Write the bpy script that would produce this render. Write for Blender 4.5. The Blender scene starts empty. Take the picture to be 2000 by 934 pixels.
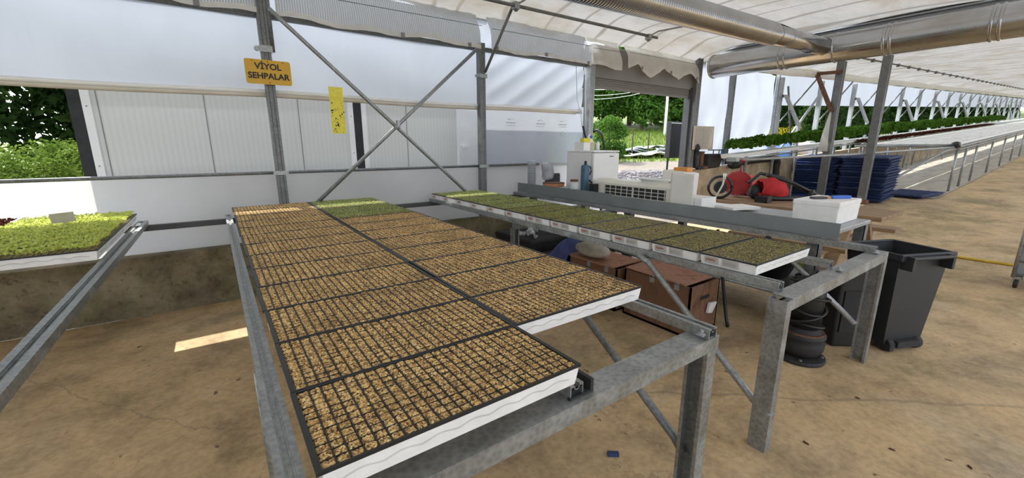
import bpy, math, random
from mathutils import Vector, Matrix
S = bpy.context.scene
COL = S.collection
R = math.radians
rnd = random.Random(7)

# ------------------------------------------------------------------ camera, world, sun, exposure
cd = bpy.data.cameras.new('camera'); cam = bpy.data.objects.new('camera', cd); COL.objects.link(cam)
cam.location = (0, 0, 1.5)
cam.rotation_euler = (R(90) - math.atan(183 / 805.), 0, R(-35.4))
cd.sensor_width = 36; cd.lens = 36 * 805 / 2000.; cd.clip_start = .02; cd.clip_end = 600
S.camera = cam
S.view_settings.view_transform = 'Standard'; S.view_settings.look = 'None'
S.view_settings.gamma = 1; S.view_settings.use_curve_mapping = False
S.view_settings.exposure = .92
SUN_DIR = Vector((-.15, .63, 1)).normalized()          # towards the sun
sd = bpy.data.lights.new('sun', 'SUN'); sd.energy = 3.7; sd.angle = R(.53); sd.color = (1, .95, .86)
so = bpy.data.objects.new('sun', sd); COL.objects.link(so)
so.rotation_euler = SUN_DIR.to_track_quat('Z', 'Y').to_euler()
w = bpy.data.worlds.new('world'); S.world = w; w.use_nodes = True
wn = w.node_tree.nodes; wl = w.node_tree.links
sky = wn.new('ShaderNodeTexSky'); sky.sky_type = 'NISHITA'; sky.sun_disc = False
sky.sun_elevation = math.asin(SUN_DIR.z); sky.sun_rotation = R(-12); sky.air_density = 1.0; sky.dust_density = .3; sky.ozone_density = 1.5
bg = wn['Background']; hs = wn.new('ShaderNodeHueSaturation'); hs.inputs['Saturation'].default_value = .35
wl.new(sky.outputs[0], hs.inputs['Color']); wl.new(hs.outputs[0], bg.inputs[0]); bg.inputs[1].default_value = .50
try:
    S.cycles.max_bounces = 10; S.cycles.transparent_max_bounces = 12; S.cycles.transmission_bounces = 8
    S.cycles.diffuse_bounces = 5; S.cycles.sample_clamp_indirect = 6
except Exception: pass

# ------------------------------------------------------------------ materials
def new_mat(name):
    m = bpy.data.materials.new(name); m.use_nodes = True
    nt = m.node_tree; b = nt.nodes['Principled BSDF']
    return m, nt, b
def coords(nt, kind='Object', scale=(1, 1, 1)):
    t = nt.nodes.new('ShaderNodeTexCoord'); mp = nt.nodes.new('ShaderNodeMapping')
    mp.inputs['Scale'].default_value = scale
    if kind == 'World':
        g = nt.nodes.new('ShaderNodeNewGeometry'); nt.links.new(g.outputs['Position'], mp.inputs[0])
    else: nt.links.new(t.outputs[kind], mp.inputs[0])
    return mp.outputs[0]
def noise(nt, vec, scale, detail=4, rough=.55, dist=0):
    n = nt.nodes.new('ShaderNodeTexNoise'); n.inputs['Scale'].default_value = scale
    n.inputs['Detail'].default_value = detail; n.inputs['Roughness'].default_value = rough
    n.inputs['Distortion'].default_value = dist
    nt.links.new(vec, n.inputs['Vector']); return n.outputs['Fac']
def ramp(nt, fac, stops):
    r = nt.nodes.new('ShaderNodeValToRGB'); e = r.color_ramp.elements
    while len(e) < len(stops): e.new(.5)
    for i, (p, c) in enumerate(stops):
        e[i].position = p; e[i].color = (c[0], c[1], c[2], 1) if not isinstance(c, (int, float)) else (c, c, c, 1)
    nt.links.new(fac, r.inputs[0]); return r.outputs[0]
def mix(nt, fac, a, b, mode='MIX'):
    m = nt.nodes.new('ShaderNodeMixRGB'); m.blend_type = mode
    for i, v in ((0, fac), (1, a), (2, b)):
        if hasattr(v, 'links'): nt.links.new(v, m.inputs[i])
        elif isinstance(v, (int, float)): m.inputs[i].default_value = v
        else: m.inputs[i].default_value = (v[0], v[1], v[2], 1)
    return m.outputs[0]
def bump(nt, b, h, strength=.3, dist=.01):
    n = nt.nodes.new('ShaderNodeBump'); n.inputs['Strength'].default_value = strength
    n.inputs['Distance'].default_value = dist
    nt.links.new(h, n.inputs['Height']); nt.links.new(n.outputs[0], b.inputs['Normal'])
def plain(name, c, rough=.5, metal=0, var=.12, vs=6, bumpy=0, kind='Object', spec=None):
    m, nt, b = new_mat(name)
    v = coords(nt, kind); f = noise(nt, v, vs)
    d = tuple(x * (1 - var) for x in c); u = tuple(min(1, x * (1 + var)) for x in c)
    nt.links.new(ramp(nt, f, [(.3, d), (.7, u)]), b.inputs['Base Color'])
    b.inputs['Roughness'].default_value = rough; b.inputs['Metallic'].default_value = metal
    if spec is not None: b.inputs['Specular IOR Level'].default_value = spec
    if bumpy: bump(nt, b, noise(nt, v, vs * 8), bumpy)
    return m
def galv(name, lo=(.20, .215, .215), hi=(.42, .44, .44), rough=.42, metal=.75):
    m, nt, b = new_mat(name); v = coords(nt, 'World')
    vo = nt.nodes.new('ShaderNodeTexVoronoi'); vo.inputs['Scale'].default_value = 60; nt.links.new(v, vo.inputs['Vector'])
    f = noise(nt, v, 9, 5); g = mix(nt, .35, f, vo.outputs['Distance'])
    nt.links.new(ramp(nt, g, [(.25, lo), (.7, hi)]), b.inputs['Base Color'])
    b.inputs['Metallic'].default_value = metal
    nt.links.new(ramp(nt, f, [(.3, rough - .1), (.7, rough + .15)]), b.inputs['Roughness'])
    return m
def film(name, col, trans=.62, alpha=0.0, dirt=None, crease=0.25, cscale=3, stretch=(1, 1, 1), wave=None, tk=1.0):
    """thin translucent sheet: diffuse + translucent (+ a little clear)"""
    m, nt, b = new_mat(name); nt.nodes.remove(b); out = nt.nodes['Material Output']
    v = coords(nt, 'World', stretch)
    f = noise(nt, v, cscale, 6, .6, .4)
    c = ramp(nt, f, [(.3, tuple(x * .9 for x in col)), (.65, col)])
    if dirt:
        fw = nt.nodes.new('ShaderNodeTexWave'); fw.inputs['Scale'].default_value = .55; fw.inputs['Distortion'].default_value = 9; fw.inputs['Detail'].default_value = 4; fw.inputs['Detail Scale'].default_value = 1.2; fw.bands_direction = 'X'; nt.links.new(coords(nt, 'World', (1, .25, 1)), fw.inputs[0])
        f = mix(nt, .5, f, fw.outputs['Fac'])
        c = mix(nt, ramp(nt, fw.outputs['Fac'], [(.0, .7), (.07, 0)]), c, (.30, .27, .22))
        g = noise(nt, coords(nt, 'World', (.6, 1.2, 1)), 1.3, 7, .65)
        c = mix(nt, ramp(nt, g, [(.45, 0), (.75, 1)]), c, dirt)
    d = nt.nodes.new('ShaderNodeBsdfDiffuse'); t = nt.nodes.new('ShaderNodeBsdfTranslucent')
    nt.links.new(c, d.inputs[0]); nt.links.new(mix(nt, 1.0, c, (tk, tk, tk), 'MULTIPLY'), t.inputs[0])
    bp = nt.nodes.new('ShaderNodeBump'); bp.inputs['Strength'].default_value = crease; bp.inputs['Distance'].default_value = .05
    nt.links.new(f, bp.inputs['Height'])
    for s in (d, t): nt.links.new(bp.outputs[0], s.inputs['Normal'])
    mx = nt.nodes.new('ShaderNodeMixShader'); mx.inputs[0].default_value = trans
    nt.links.new(d.outputs[0], mx.inputs[1]); nt.links.new(t.outputs[0], mx.inputs[2]); res = mx.outputs[0]
    if alpha or wave:
        tr = nt.nodes.new('ShaderNodeBsdfTransparent'); m2 = nt.nodes.new('ShaderNodeMixShader')
        m2.inputs[0].default_value = alpha
        if wave:
            wv = nt.nodes.new('ShaderNodeTexWave'); wv.inputs['Scale'].default_value = wave; wv.inputs['Distortion'].default_value = 1.2
            wv.inputs['Detail Scale'].default_value = .4
            wv.bands_direction = 'X'; nt.links.new(coords(nt, 'World'), wv.inputs['Vector'])
            nt.links.new(ramp(nt, wv.outputs['Fac'], [(.35, alpha), (.75, alpha * .15)]), m2.inputs[0])
            c2 = mix(nt, ramp(nt, wv.outputs['Fac'], [(.2, 0), (.9, 1)]), tuple(x * .55 for x in col), col)
            nt.links.new(c2, d.inputs[0]); nt.links.new(c2, t.inputs[0])
        nt.links.new(res, m2.inputs[1]); nt.links.new(tr.outputs[0], m2.inputs[2]); res = m2.outputs[0]
    nt.links.new(res, out.inputs['Surface']); return m
def leafmat(name, lo, hi, scale=9, trans=.35):
    m, nt, b = new_mat(name); nt.nodes.remove(b); out = nt.nodes['Material Output']
    f = noise(nt, coords(nt, 'World'), scale, 3)
    c = ramp(nt, f, [(.3, lo), (.7, hi)])
    d = nt.nodes.new('ShaderNodeBsdfDiffuse'); t = nt.nodes.new('ShaderNodeBsdfTranslucent')
    nt.links.new(c, d.inputs[0]); nt.links.new(c, t.inputs[0])
    mx = nt.nodes.new('ShaderNodeMixShader'); mx.inputs[0].default_value = trans
    nt.links.new(d.outputs[0], mx.inputs[1]); nt.links.new(t.outputs[0], mx.inputs[2])
    nt.links.new(mx.outputs[0], out.inputs['Surface']); return m

M = {}
M['galv'] = galv('galvanised_steel')
M['galv_dark'] = galv('weathered_steel', (.10, .105, .105), (.24, .25, .25), .5, .5)
M['galv_light'] = galv('light_steel', (.30, .31, .32), (.46, .48, .49), .42, .6)
m, nt, b = new_mat('duct_sheet'); v = coords(nt, 'World', (1, 1, 1)); f = noise(nt, v, 1.5, 3)
nt.links.new(ramp(nt, f, [(.3, (.38, .38, .38)), (.7, (.50, .50, .50))]), b.inputs['Base Color']); b.inputs['Metallic'].default_value = 1
nt.links.new(ramp(nt, noise(nt, v, 5, 4), [(.3, .16), (.7, .30)]), b.inputs['Roughness']); M['duct'] = m
M['rust'] = plain('rusty_brown', (.16, .075, .045), .7, .3, .4, 14)
M['black'] = plain('black_plastic', (.012, .013, .014), .42, 0, .3, 8)
M['blackmatt'] = plain('black_matt', (.02, .02, .021), .7, 0, .3, 20)
M['binblack'] = plain('bin_plastic', (.022, .024, .027), .5, 0, .15, 5, .05)
M['foam'] = plain('white_foam', (.80, .79, .76), .75, 0, .06, 18, .15)
M['foamline'] = plain('foam_line', (.55, .53, .50), .8, 0, .1, 18)
M['white'] = plain('white_paint', (.80, .80, .78), .45, 0, .04, 4)
M['cream'] = plain('cream_plastic', (.72, .70, .60), .5, 0, .05, 5)
M['darkgrey'] = plain('dark_grey', (.05, .052, .055), .55, 0, .2, 6)
M['grey'] = plain('mid_grey', (.22, .225, .23), .55, 0, .12, 6)
M['strip'] = plain('dull_grey_sheet', (.20, .215, .22), .5, .35, .1, 4)
M['shutter'] = plain('grey_shutter', (.22, .215, .21), .5, .2, .06, 4)
M['yellow'] = plain('sign_yellow', (.62, .36, .015), .45, 0, .06, 5)
M['trap'] = plain('trap_yellow', (.72, .62, .02), .35, 0, .1, 30)
M['red'] = plain('red_plastic', (.42, .02, .02), .45, 0, .25, 12)
M['redfab'] = plain('red_fabric', (.45, .015, .02), .75, 0, .25, 9, .3)
M['blue'] = plain('blue_plastic', (.024, .046, .13), .5, 0, .3, 9)
M['bluebright'] = plain('blue_handle', (.02, .12, .55), .4, 0, .1, 9)
M['bluecloth'] = plain('blue_cloth', (.07, .09, .24), .85, 0, .3, 8, .3)
M['bluegrey'] = plain('blue_grey', (.06, .13, .20), .5, 0, .15, 8)
M['terracotta'] = plain('terracotta', (.50, .22, .10), .7, 0, .15, 9)
M['orange'] = plain('orange_plastic', (.65, .26, .05), .5, 0, .1, 9)
M['paper'] = plain('paper', (.75, .72, .66), .8, 0, .05, 3)
M['poster'] = plain('poster_paper', (.62, .56, .46), .7, 0, .05, 3)
M['ink'] = plain('ink', (.015, .015, .015), .6)
M['redink'] = plain('red_ink', (.55, .05, .05), .6)
M['greyink'] = plain('grey_ink', (.30, .31, .33), .6)
M['hose_yellow'] = plain('yellow_hose', (.60, .42, .04), .5)
M['lime'] = plain('lime_fabric', (.30, .48, .03), .6, 0, .2, 30)
M['card'] = plain('beige_card', (.50, .46, .33), .8)
M['beige'] = plain('beige_lump', (.45, .42, .35), .9, 0, .2, 12, .3)
M['stone'] = plain('gravel_stone', (.12, .11, .11), .9, 0, .4, 2, 0, 'World')
M['sky_tarp'] = plain('weathered_sheet', (.30, .33, .36), .6, 0, .25, 2, 0, 'World')
M['carblue'] = plain('car_blue', (.05, .12, .26), .25, .3, .1, 3)
M['carglass'] = plain('car_glass', (.02, .025, .03), .1)
M['pink'] = plain('pinkish_tarp', (.62, .50, .44), .8, 0, .1, 2)
# clear plastic
m, nt, b = new_mat('clear_plastic'); b.inputs['Base Color'].default_value = (.75, .78, .82, 1); b.inputs['Roughness'].default_value = .15
b.inputs['Alpha'].default_value = .55; M['clear'] = m
m, nt, b = new_mat('jar_glass'); b.inputs['Base Color'].default_value = (.8, .85, .82, 1); b.inputs['Roughness'].default_value = .05
b.inputs['Alpha'].default_value = .35; M['glass'] = m
# sheets
M['film_side'] = film('side_film', (.66, .71, .78), .70, 0, None, .12, 1.6, (1, 1, .35), tk=.39)
M['film_low'] = film('lower_film', (.80, .79, .775), .62, .0, None, .08, 1.2, tk=.9)
M['film_window'] = film('window_film', (.66, .70, .77), .60, .05, None, .08, 1.2, tk=.56)
M['film_roof'] = film('roof_film', (.76, .74, .70), .60, .0, (.52, .45, .34), 1.0, 3.6, (.55, 1.6, 1), tk=.24)
M['net'] = film('ribbed_net', (.74, .735, .72), .55, .14, None, .1, 3, (1, 1, 1), 14, tk=.6)
M['net_plain'] = film('plain_net', (.86, .84, .79), .40, .10, None, .5, 4)
M['roll'] = plain('rolled_film', (.66, .60, .52), .6, 0, .1, 3)
M['tape'] = plain('white_tape', (.85, .85, .84), .6, 0, .03)
# wood
def wood(name, lo, hi, stretch):
    m, nt, b = new_mat(name); v = coords(nt, 'Object', stretch)
    f = noise(nt, v, 3, 8, .65, 1.2)
    nt.links.new(ramp(nt, f, [(.3, lo), (.5, hi), (.7, tuple(x * .75 for x in hi))]), b.inputs['Base Color'])
    b.inputs['Roughness'].default_value = .7; bump(nt, b, f, .25); return m
M['wood'] = wood('table_wood', (.10, .06, .03), (.31, .20, .11), (9, 1, 9))
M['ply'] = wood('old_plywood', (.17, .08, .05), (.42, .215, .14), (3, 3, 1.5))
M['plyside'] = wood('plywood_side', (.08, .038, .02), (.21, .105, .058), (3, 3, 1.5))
# floor
m, nt, b = new_mat('concrete_floor'); v = coords(nt, 'World')
a1 = noise(nt, v, .55, 8, .6, .6); a2 = noise(nt, v, 2.3, 8, .7, .3); a3 = noise(nt, v, 28, 4, .6)
c = ramp(nt, a1, [(.30, (.24, .215, .17)), (.44, (.50, .345, .185)), (.56, (.68, .45, .21)), (.70, (.46, .385, .28))])
c = mix(nt, .6, c, ramp(nt, a2, [(.32, (.15, .115, .075)), (.45, (.44, .33, .19)), (.6, (.68, .50, .28)), (.78, (.58, .52, .42))]))
c = mix(nt, .22, c, ramp(nt, a3, [(.35, .10), (.6, 1)]), 'MULTIPLY')
a4 = noise(nt, coords(nt, 'World', (1, 1, 1)), .9, 6, .7, .2)
grn = ramp(nt, a4, [(.52, 0), (.66, .6)])
c = mix(nt, grn, c, (.15, .145, .05))
sp = noise(nt, coords(nt, 'World', (1, .8, 1)), 13, 3, .5)
c = mix(nt, ramp(nt, sp, [(.69, 0), (.73, .85)]), c, (.08, .05, .03))
cr = nt.nodes.new('ShaderNodeTexVoronoi'); cr.feature = 'DISTANCE_TO_EDGE'; cr.inputs['Scale'].default_value = .38
wv = noise(nt, v, 1.7, 6, .7); mpv = nt.nodes.new('ShaderNodeVectorMath'); mpv.operation = 'MULTIPLY_ADD'
cmb = nt.nodes.new('ShaderNodeCombineXYZ'); nt.links.new(wv, cmb.inputs[0]); nt.links.new(wv, cmb.inputs[1])
nt.links.new(cmb.outputs[0], mpv.inputs[0]); mpv.inputs[1].default_value = (1.2, -1.2, 0); nt.links.new(v, mpv.inputs[2])
nt.links.new(mpv.outputs[0], cr.inputs['Vector'])
c = mix(nt, ramp(nt, cr.outputs['Distance'], [(.0, .45), (.002, 0)]), c, (.16, .12, .08))
nt.links.new(c, b.inputs['Base Color']); b.inputs['Roughness'].default_value = .72
bump(nt, b, a2, .25, .01); M['floor'] = m
m, nt, b = new_mat('pale_slab'); v = coords(nt, 'World', (.5, 1.5, 1)); f = noise(nt, v, 2.2, 8, .7)
nt.links.new(ramp(nt, f, [(.3, (.24, .22, .18)), (.5, (.42, .39, .33)), (.75, (.52, .49, .42))]), b.inputs['Base Color']); b.inputs['Roughness'].default_value = .85; M['slab'] = m
# mossy concrete wall
m, nt, b = new_mat('mossy_concrete'); v = coords(nt, 'World')
f = noise(nt, v, 3, 9, .7); f2 = noise(nt, coords(nt, 'World', (1, 1, .3)), 1.6, 6, .6)
c = ramp(nt, f, [(.3, (.07, .055, .03)), (.5, (.20, .165, .10)), (.7, (.33, .28, .19))])
c = mix(nt, ramp(nt, f2, [(.48, 0), (.68, .7)]), c, (.10, .11, .03))
c = mix(nt, ramp(nt, noise(nt, v, 22, 5, .7), [(.55, 0), (.66, .6)]), c, (.05, .04, .02))
nt.links.new(c, b.inputs['Base Color']); b.inputs['Roughness'].default_value = .9; bump(nt, b, f, .6, .02); M['moss'] = m
m, nt, b = new_mat('bare_concrete'); v = coords(nt, 'World'); f = noise(nt, v, 2.5, 9, .7)
nt.links.new(ramp(nt, f, [(.3, (.16, .12, .07)), (.55, (.38, .30, .20)), (.75, (.50, .43, .32))]), b.inputs['Base Color'])
b.inputs['Roughness'].default_value = .9; bump(nt, b, f, .5, .02); M['conc'] = m
# container panel
m, nt, b = new_mat('ribbed_panel'); v = coords(nt, 'World')
wv = nt.nodes.new('ShaderNodeTexWave'); wv.inputs['Scale'].default_value = 6.5; wv.bands_direction = 'X'; nt.links.new(v, wv.inputs[0])
nt.links.new(ramp(nt, wv.outputs['Fac'], [(.2, (.60, .605, .57)), (.8, (.63, .635, .60))]), b.inputs['Base Color'])
b.inputs['Roughness'].default_value = .5; bump(nt, b, wv.outputs['Fac'], .05, .002); M['panel'] = m
# ground outside
m, nt, b = new_mat('gravel_ground'); v = coords(nt, 'World')
vo = nt.nodes.new('ShaderNodeTexVoronoi'); vo.inputs['Scale'].default_value = 5; nt.links.new(v, vo.inputs['Vector'])
nt.links.new(ramp(nt, vo.outputs['Color'], [(.2, (.05, .045, .045)), (.6, (.14, .125, .12)), (.9, (.24, .22, .21))]), b.inputs['Base Color'])
b.inputs['Roughness'].default_value = .95; bump(nt, b, vo.outputs['Distance'], .8, .05); M['gravel'] = m
m, nt, b = new_mat('pale_apron'); v = coords(nt, 'World'); f = noise(nt, v, 3, 6)
nt.links.new(ramp(nt, f, [(.3, (.13, .11, .085)), (.7, (.20, .165, .125))]), b.inputs['Base Color']); b.inputs['Roughness'].default_value = .9; M['apron'] = m
m, nt, b = new_mat('grass_ground'); v = coords(nt, 'World'); f = noise(nt, v, .8, 8, .75)
nt.links.new(ramp(nt, f, [(.3, (.07, .10, .02)), (.55, (.13, .16, .03)), (.75, (.18, .18, .05))]), b.inputs['Base Color']); b.inputs['Roughness'].default_value = .95; M['grass'] = m
# substrate
def substrate(name, dark, mid, hi, wet=.5):
    m, nt, b = new_mat(name); v = coords(nt, 'World')
    vo = nt.nodes.new('ShaderNodeTexVoronoi'); vo.inputs['Scale'].default_value = 260; nt.links.new(v, vo.inputs['Vector'])
    c = ramp(nt, vo.outputs['Color'], [(.18, dark), (.5, mid), (.85, hi)])
    g = noise(nt, v, 4.5, 5, .7)
    c = mix(nt, ramp(nt, g, [(.44, 0), (.70, wet)]), c, tuple(x * 1.3 for x in dark))
    g2 = noise(nt, v, 55, 3, .7); c = mix(nt, ramp(nt, g2, [(.50, 0), (.66, .7)]), c, tuple(x * .7 for x in dark))
    nt.links.new(c, b.inputs['Base Color']); b.inputs['Roughness'].default_value = .9
    bump(nt, b, vo.outputs['Distance'], 1.0, .004); return m
M['verm'] = substrate('vermiculite', (.12, .06, .02), (.86, .50, .15), (1.0, .80, .42), .5)
M['soil'] = substrate('soil_mix', (.05, .035, .015), (.34, .25, .10), (.62, .50, .24), .25)
M['leaf_bright'] = leafmat('bright_seedling', (.42, .52, .08), (.85, .88, .30), 30, .5)
M['leaf_mid'] = leafmat('green_seedling', (.30, .46, .12), (.74, .86, .36), 14, .5)
M['leaf_olive'] = leafmat('olive_sprout', (.22, .30, .06), (.50, .58, .18), 14, .5)
M['leaf_red'] = leafmat('red_lettuce', (.05, .014, .012), (.13, .045, .03), 30)
M['leaf_lettuce'] = leafmat('curly_leaf', (.022, .07, .008), (.10, .20, .028), 16, .3)
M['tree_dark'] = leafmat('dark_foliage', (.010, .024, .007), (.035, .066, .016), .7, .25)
M['tree_mid'] = leafmat('tree_foliage', (.025, .075, .012), (.09, .18, .03), .5, .35)
M['bush'] = leafmat('bush_foliage', (.06, .115, .015), (.20, .28, .05), 3, .4)
M['bark'] = plain('bark', (.06, .045, .03), .9, 0, .3, 8, .4)

# ------------------------------------------------------------------ mesh helpers
class MB:
    def __init__(s): s.v = []; s.f = []; s.mi = []
    def add(s, vs, fs, mi=0):
        o = len(s.v); s.v += [tuple(p) for p in vs]
        s.f += [tuple(o + i for i in f) for f in fs]; s.mi += [mi] * len(fs); return s
    def box(s, x0, x1, y0, y1, z0, z1, mi=0, M_=None):
        vs = [Vector((x, y, z)) for z in (z0, z1) for y in (y0, y1) for x in (x0, x1)]
        if M_ is not None: vs = [M_ @ p for p in vs]
        return s.add(vs, [(0, 2, 3, 1), (4, 5, 7, 6), (0, 1, 5, 4), (2, 6, 7, 3), (0, 4, 6, 2), (1, 3, 7, 5)], mi)
    def hexa(s, bot, topq, mi=0):
        return s.add(list(bot) + list(topq), [(3, 2, 1, 0), (4, 5, 6, 7), (0, 1, 5, 4), (1, 2, 6, 5), (2, 3, 7, 6), (3, 0, 4, 7)], mi)
    def sweep(s, pts, prof, up=(0, 0, 1), caps=True, mi=0, scales=None):
        pts = [Vector(p) for p in pts]; n = len(prof); vs = []; up = Vector(up)
        for i, p in enumerate(pts):
            if i == 0: d = pts[1] - p
            elif i == len(pts) - 1: d = p - pts[i - 1]
            else: d = (pts[i + 1] - p).normalized() + (p - pts[i - 1]).normalized()
            d.normalize(); u = up
            if abs(d.dot(u)) > .98: u = Vector((0, 1, 0)) if abs(d.y) < .9 else Vector((1, 0, 0))
            side = d.cross(u).normalized(); vv = side.cross(d).normalized()
            k = scales[i] if scales else 1
            for a, b_ in prof: vs.append(p + side * a * k + vv * b_ * k)
        fs = []
        for i in range(len(pts) - 1):
            for j in range(n):
                a = i * n + j; b_ = i * n + (j + 1) % n; fs.append((a, b_, b_ + n, a + n))
        if caps: fs += [tuple(range(n - 1, -1, -1)), tuple((len(pts) - 1) * n + j for j in range(n))]
        return s.add(vs, fs, mi)
    def tube(s, pts, r, n=10, mi=0, scales=None, caps=True):
        return s.sweep(pts, [(r * math.cos(2 * math.pi * i / n), r * math.sin(2 * math.pi * i / n)) for i in range(n)], mi=mi, scales=scales, caps=caps)
    def lathe(s, prof, c=(0, 0, 0), n=20, mi=0, axis='Z'):
        vs = []; c = Vector(c)
        for r, z in prof:
            for j in range(n):
                a = 2 * math.pi * j / n; x, y = r * math.cos(a), r * math.sin(a)
                p = (x, y, z) if axis == 'Z' else ((x, z, y) if axis == 'Y' else (z, x, y))
                vs.append(c + Vector(p))
        fs = []
        for i in range(len(prof) - 1):
            for j in range(n):
                a = i * n + j; b_ = i * n + (j + 1) % n; fs.append((a, b_, b_ + n, a + n))
        fs += [tuple(range(n - 1, -1, -1)), tuple((len(prof) - 1) * n + j for j in range(n))]
        return s.add(vs, fs, mi)
    def grid(s, fn, nu, nv, mi=0, cu=False):
        vs = [fn(i / nu, j / nv) for j in range(nv + 1) for i in range(nu + 1)]
        fs = [(j * (nu + 1) + i, j * (nu + 1) + i + 1, (j + 1) * (nu + 1) + i + 1, (j + 1) * (nu + 1) + i) for j in range(nv) for i in range(nu)]
        return s.add(vs, fs, mi)
    def blob(s, c, r, rs=random.Random(1), amp=.15, n=10, mi=0):
        c = Vector(c); vs = []; m_ = n // 2 + 2
        for i in range(m_ + 1):
            t = math.pi * i / m_
            for j in range(n):
                a = 2 * math.pi * j / n; k = 1 + rs.uniform(-amp, amp)
                vs.append(c + Vector((r[0] * math.sin(t) * math.cos(a) * k, r[1] * math.sin(t) * math.sin(a) * k, r[2] * math.cos(t))))
        fs = [(i * n + j, i * n + (j + 1) % n, (i + 1) * n + (j + 1) % n, (i + 1) * n + j) for i in range(m_) for j in range(n)]
        return s.add(vs, fs, mi)
    def build(s, name, mat, parent=None, smooth=False, bevel=0, loc=None, solid=0):
        me = bpy.data.meshes.new(name); me.from_pydata(s.v, [], s.f)
        for k in (mat if isinstance(mat, (list, tuple)) else [mat]): me.materials.append(M[k])
        if any(s.mi): me.polygons.foreach_set('material_index', s.mi)
        if smooth: me.polygons.foreach_set('use_smooth', [len(f) < 5 for f in s.f])
        me.update(); o = bpy.data.objects.new(name, me); COL.objects.link(o)
        if parent: o.parent = parent
        if loc: o.location = loc
        if bevel:
            b_ = o.modifiers.new('bevel', 'BEVEL'); b_.width = bevel; b_.segments = 2; b_.limit_method = 'ANGLE'
        if solid:
            b_ = o.modifiers.new('solid', 'SOLIDIFY'); b_.thickness = solid; b_.offset = 0
        return o
def tag(o, label=None, cat=None, group=None, kind=None):
    if label: o['label'] = label
    if cat: o['category'] = cat
    if group: o['group'] = group
    if kind: o['kind'] = kind
    return o
def empty(name, loc=(0, 0, 0), rz=0):
    o = bpy.data.objects.new(name, None); COL.objects.link(o); o.location = loc; o.rotation_euler = (0, 0, rz); o.empty_display_size = .1; return o
def kids(o): return [c for c in bpy.data.objects if c.parent == o]
def copy_tree(o, parent=None):
    c = o.copy(); COL.objects.link(c); c.parent = parent
    for ch in list(o.children): copy_tree(ch, c)
    return c
def struct(mb, name, mat, **k): return tag(mb.build(name, mat, **k), kind='structure')
def cprof(w, h, t=.004, lip=.012, flip=1):
    """C channel, open side towards +a (flip -1 turns it)"""
    P_ = [(-w / 2, -h / 2), (w / 2, -h / 2), (w / 2, -h / 2 + lip), (w / 2 - t, -h / 2 + lip), (w / 2 - t, -h / 2 + t), (-w / 2 + t, -h / 2 + t),
          (-w / 2 + t, h / 2 - t), (w / 2 - t, h / 2 - t), (w / 2 - t, h / 2 - lip), (w / 2, h / 2 - lip), (w / 2, h / 2), (-w / 2, h / 2)]
    return [(a * flip, b_) for a, b_ in P_] if flip == 1 else [(-a, b_) for a, b_ in P_][::-1]
def rect(w, h): return [(-w / 2, -h / 2), (w / 2, -h / 2), (w / 2, h / 2), (-w / 2, h / 2)]
ORD = ['first', 'second', 'third', 'fourth', 'fifth', 'sixth', 'seventh', 'eighth', 'ninth', 'tenth', 'eleventh', 'twelfth', 'thirteenth', 'fourteenth', 'fifteenth', 'sixteenth', 'seventeenth', 'eighteenth', 'nineteenth', 'twentieth']
def nth(i):
    if i < 20: return ORD[i]
    n = i + 1; return str(n) + ('st' if n % 10 == 1 else 'nd' if n % 10 == 2 else 'rd' if n % 10 == 3 else 'th')

# ------------------------------------------------------------------ setting: floor, walls, roofs
def fz(x): return max(0., .05 * (x - 9))
YW = 4.985
mb = MB()
xs = [-8, 0, 4, 9, 12, 20, 40, 80]
def strip_grid(mb, xs, y0, y1, dz=0):
    vs = []; fs = []
    for x in xs: vs += [(x, y0, fz(x) + dz), (x, y1, fz(x) + dz)]
    for i in range(len(xs) - 1): fs.append((2 * i, 2 * i + 2, 2 * i + 3, 2 * i + 1))
    mb.add(vs, fs)
strip_grid(mb, xs, -9, 4.74); struct(mb, 'floor', 'floor')
mb = MB(); strip_grid(mb, [13.9, 20, 40, 80], 2.12, 4.75, .012)
struct(mb, 'floor_slab', 'slab')
mb = MB()   # low concrete wall, near part
mb.box(-8, 4.95, 4.745, 4.9, 0, .535); struct(mb, 'wall_back_base', 'moss')
mb = MB()   # low concrete wall, far part (rises with the slope)
def hx(mb, x0, x1, y0, y1, zb0, zb1, zt0, zt1): mb.hexa([(x0, y0, zb0), (x1, y0, zb1), (x1, y1, zb1), (x0, y1, zb0)], [(x0, y0, zt0), (x1, y0, zt1), (x1, y1, zt1), (x0, y1, zt0)])
hx(mb, 7.95, 80, 4.76, 4.92, -.2, 3.2, 1.0, 1.0 + .043 * 72); struct(mb, 'wall_back_far_base', 'conc')

def sheet(name, mat, x0, x1, z0, z1, y=YW, nu=60, nv=14, amp=.006, fn=None, kind='structure', slope=0, sx=0, **k):
    def g(u, v):
        x = x0 + (x1 - x0) * u; z = z0 + (z1 - z0) * v + slope * (x - x0)
        d = amp * (math.sin(x * 7 + z * 3) * .5 + math.sin(x * 2.3 - z * 5 + 1) * .5)
        if fn: d += fn(x, z)
        return (x, y + d, z)
    o = MB().grid(g, nu, nv).build(name, mat, smooth=True, **k)
    if kind: o['kind'] = kind
    return o
# lower film skirt
sheet('wall_back_skirt', 'film_low', -6, 4.98, .52, 1.235, YW + .0, 80, 8, .003)
# window film that closes the third bay
sheet('window_1', 'film_window', 3.02, 4.98, 1.2, 2.1, YW + .02, 40, 12, .003)
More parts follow.
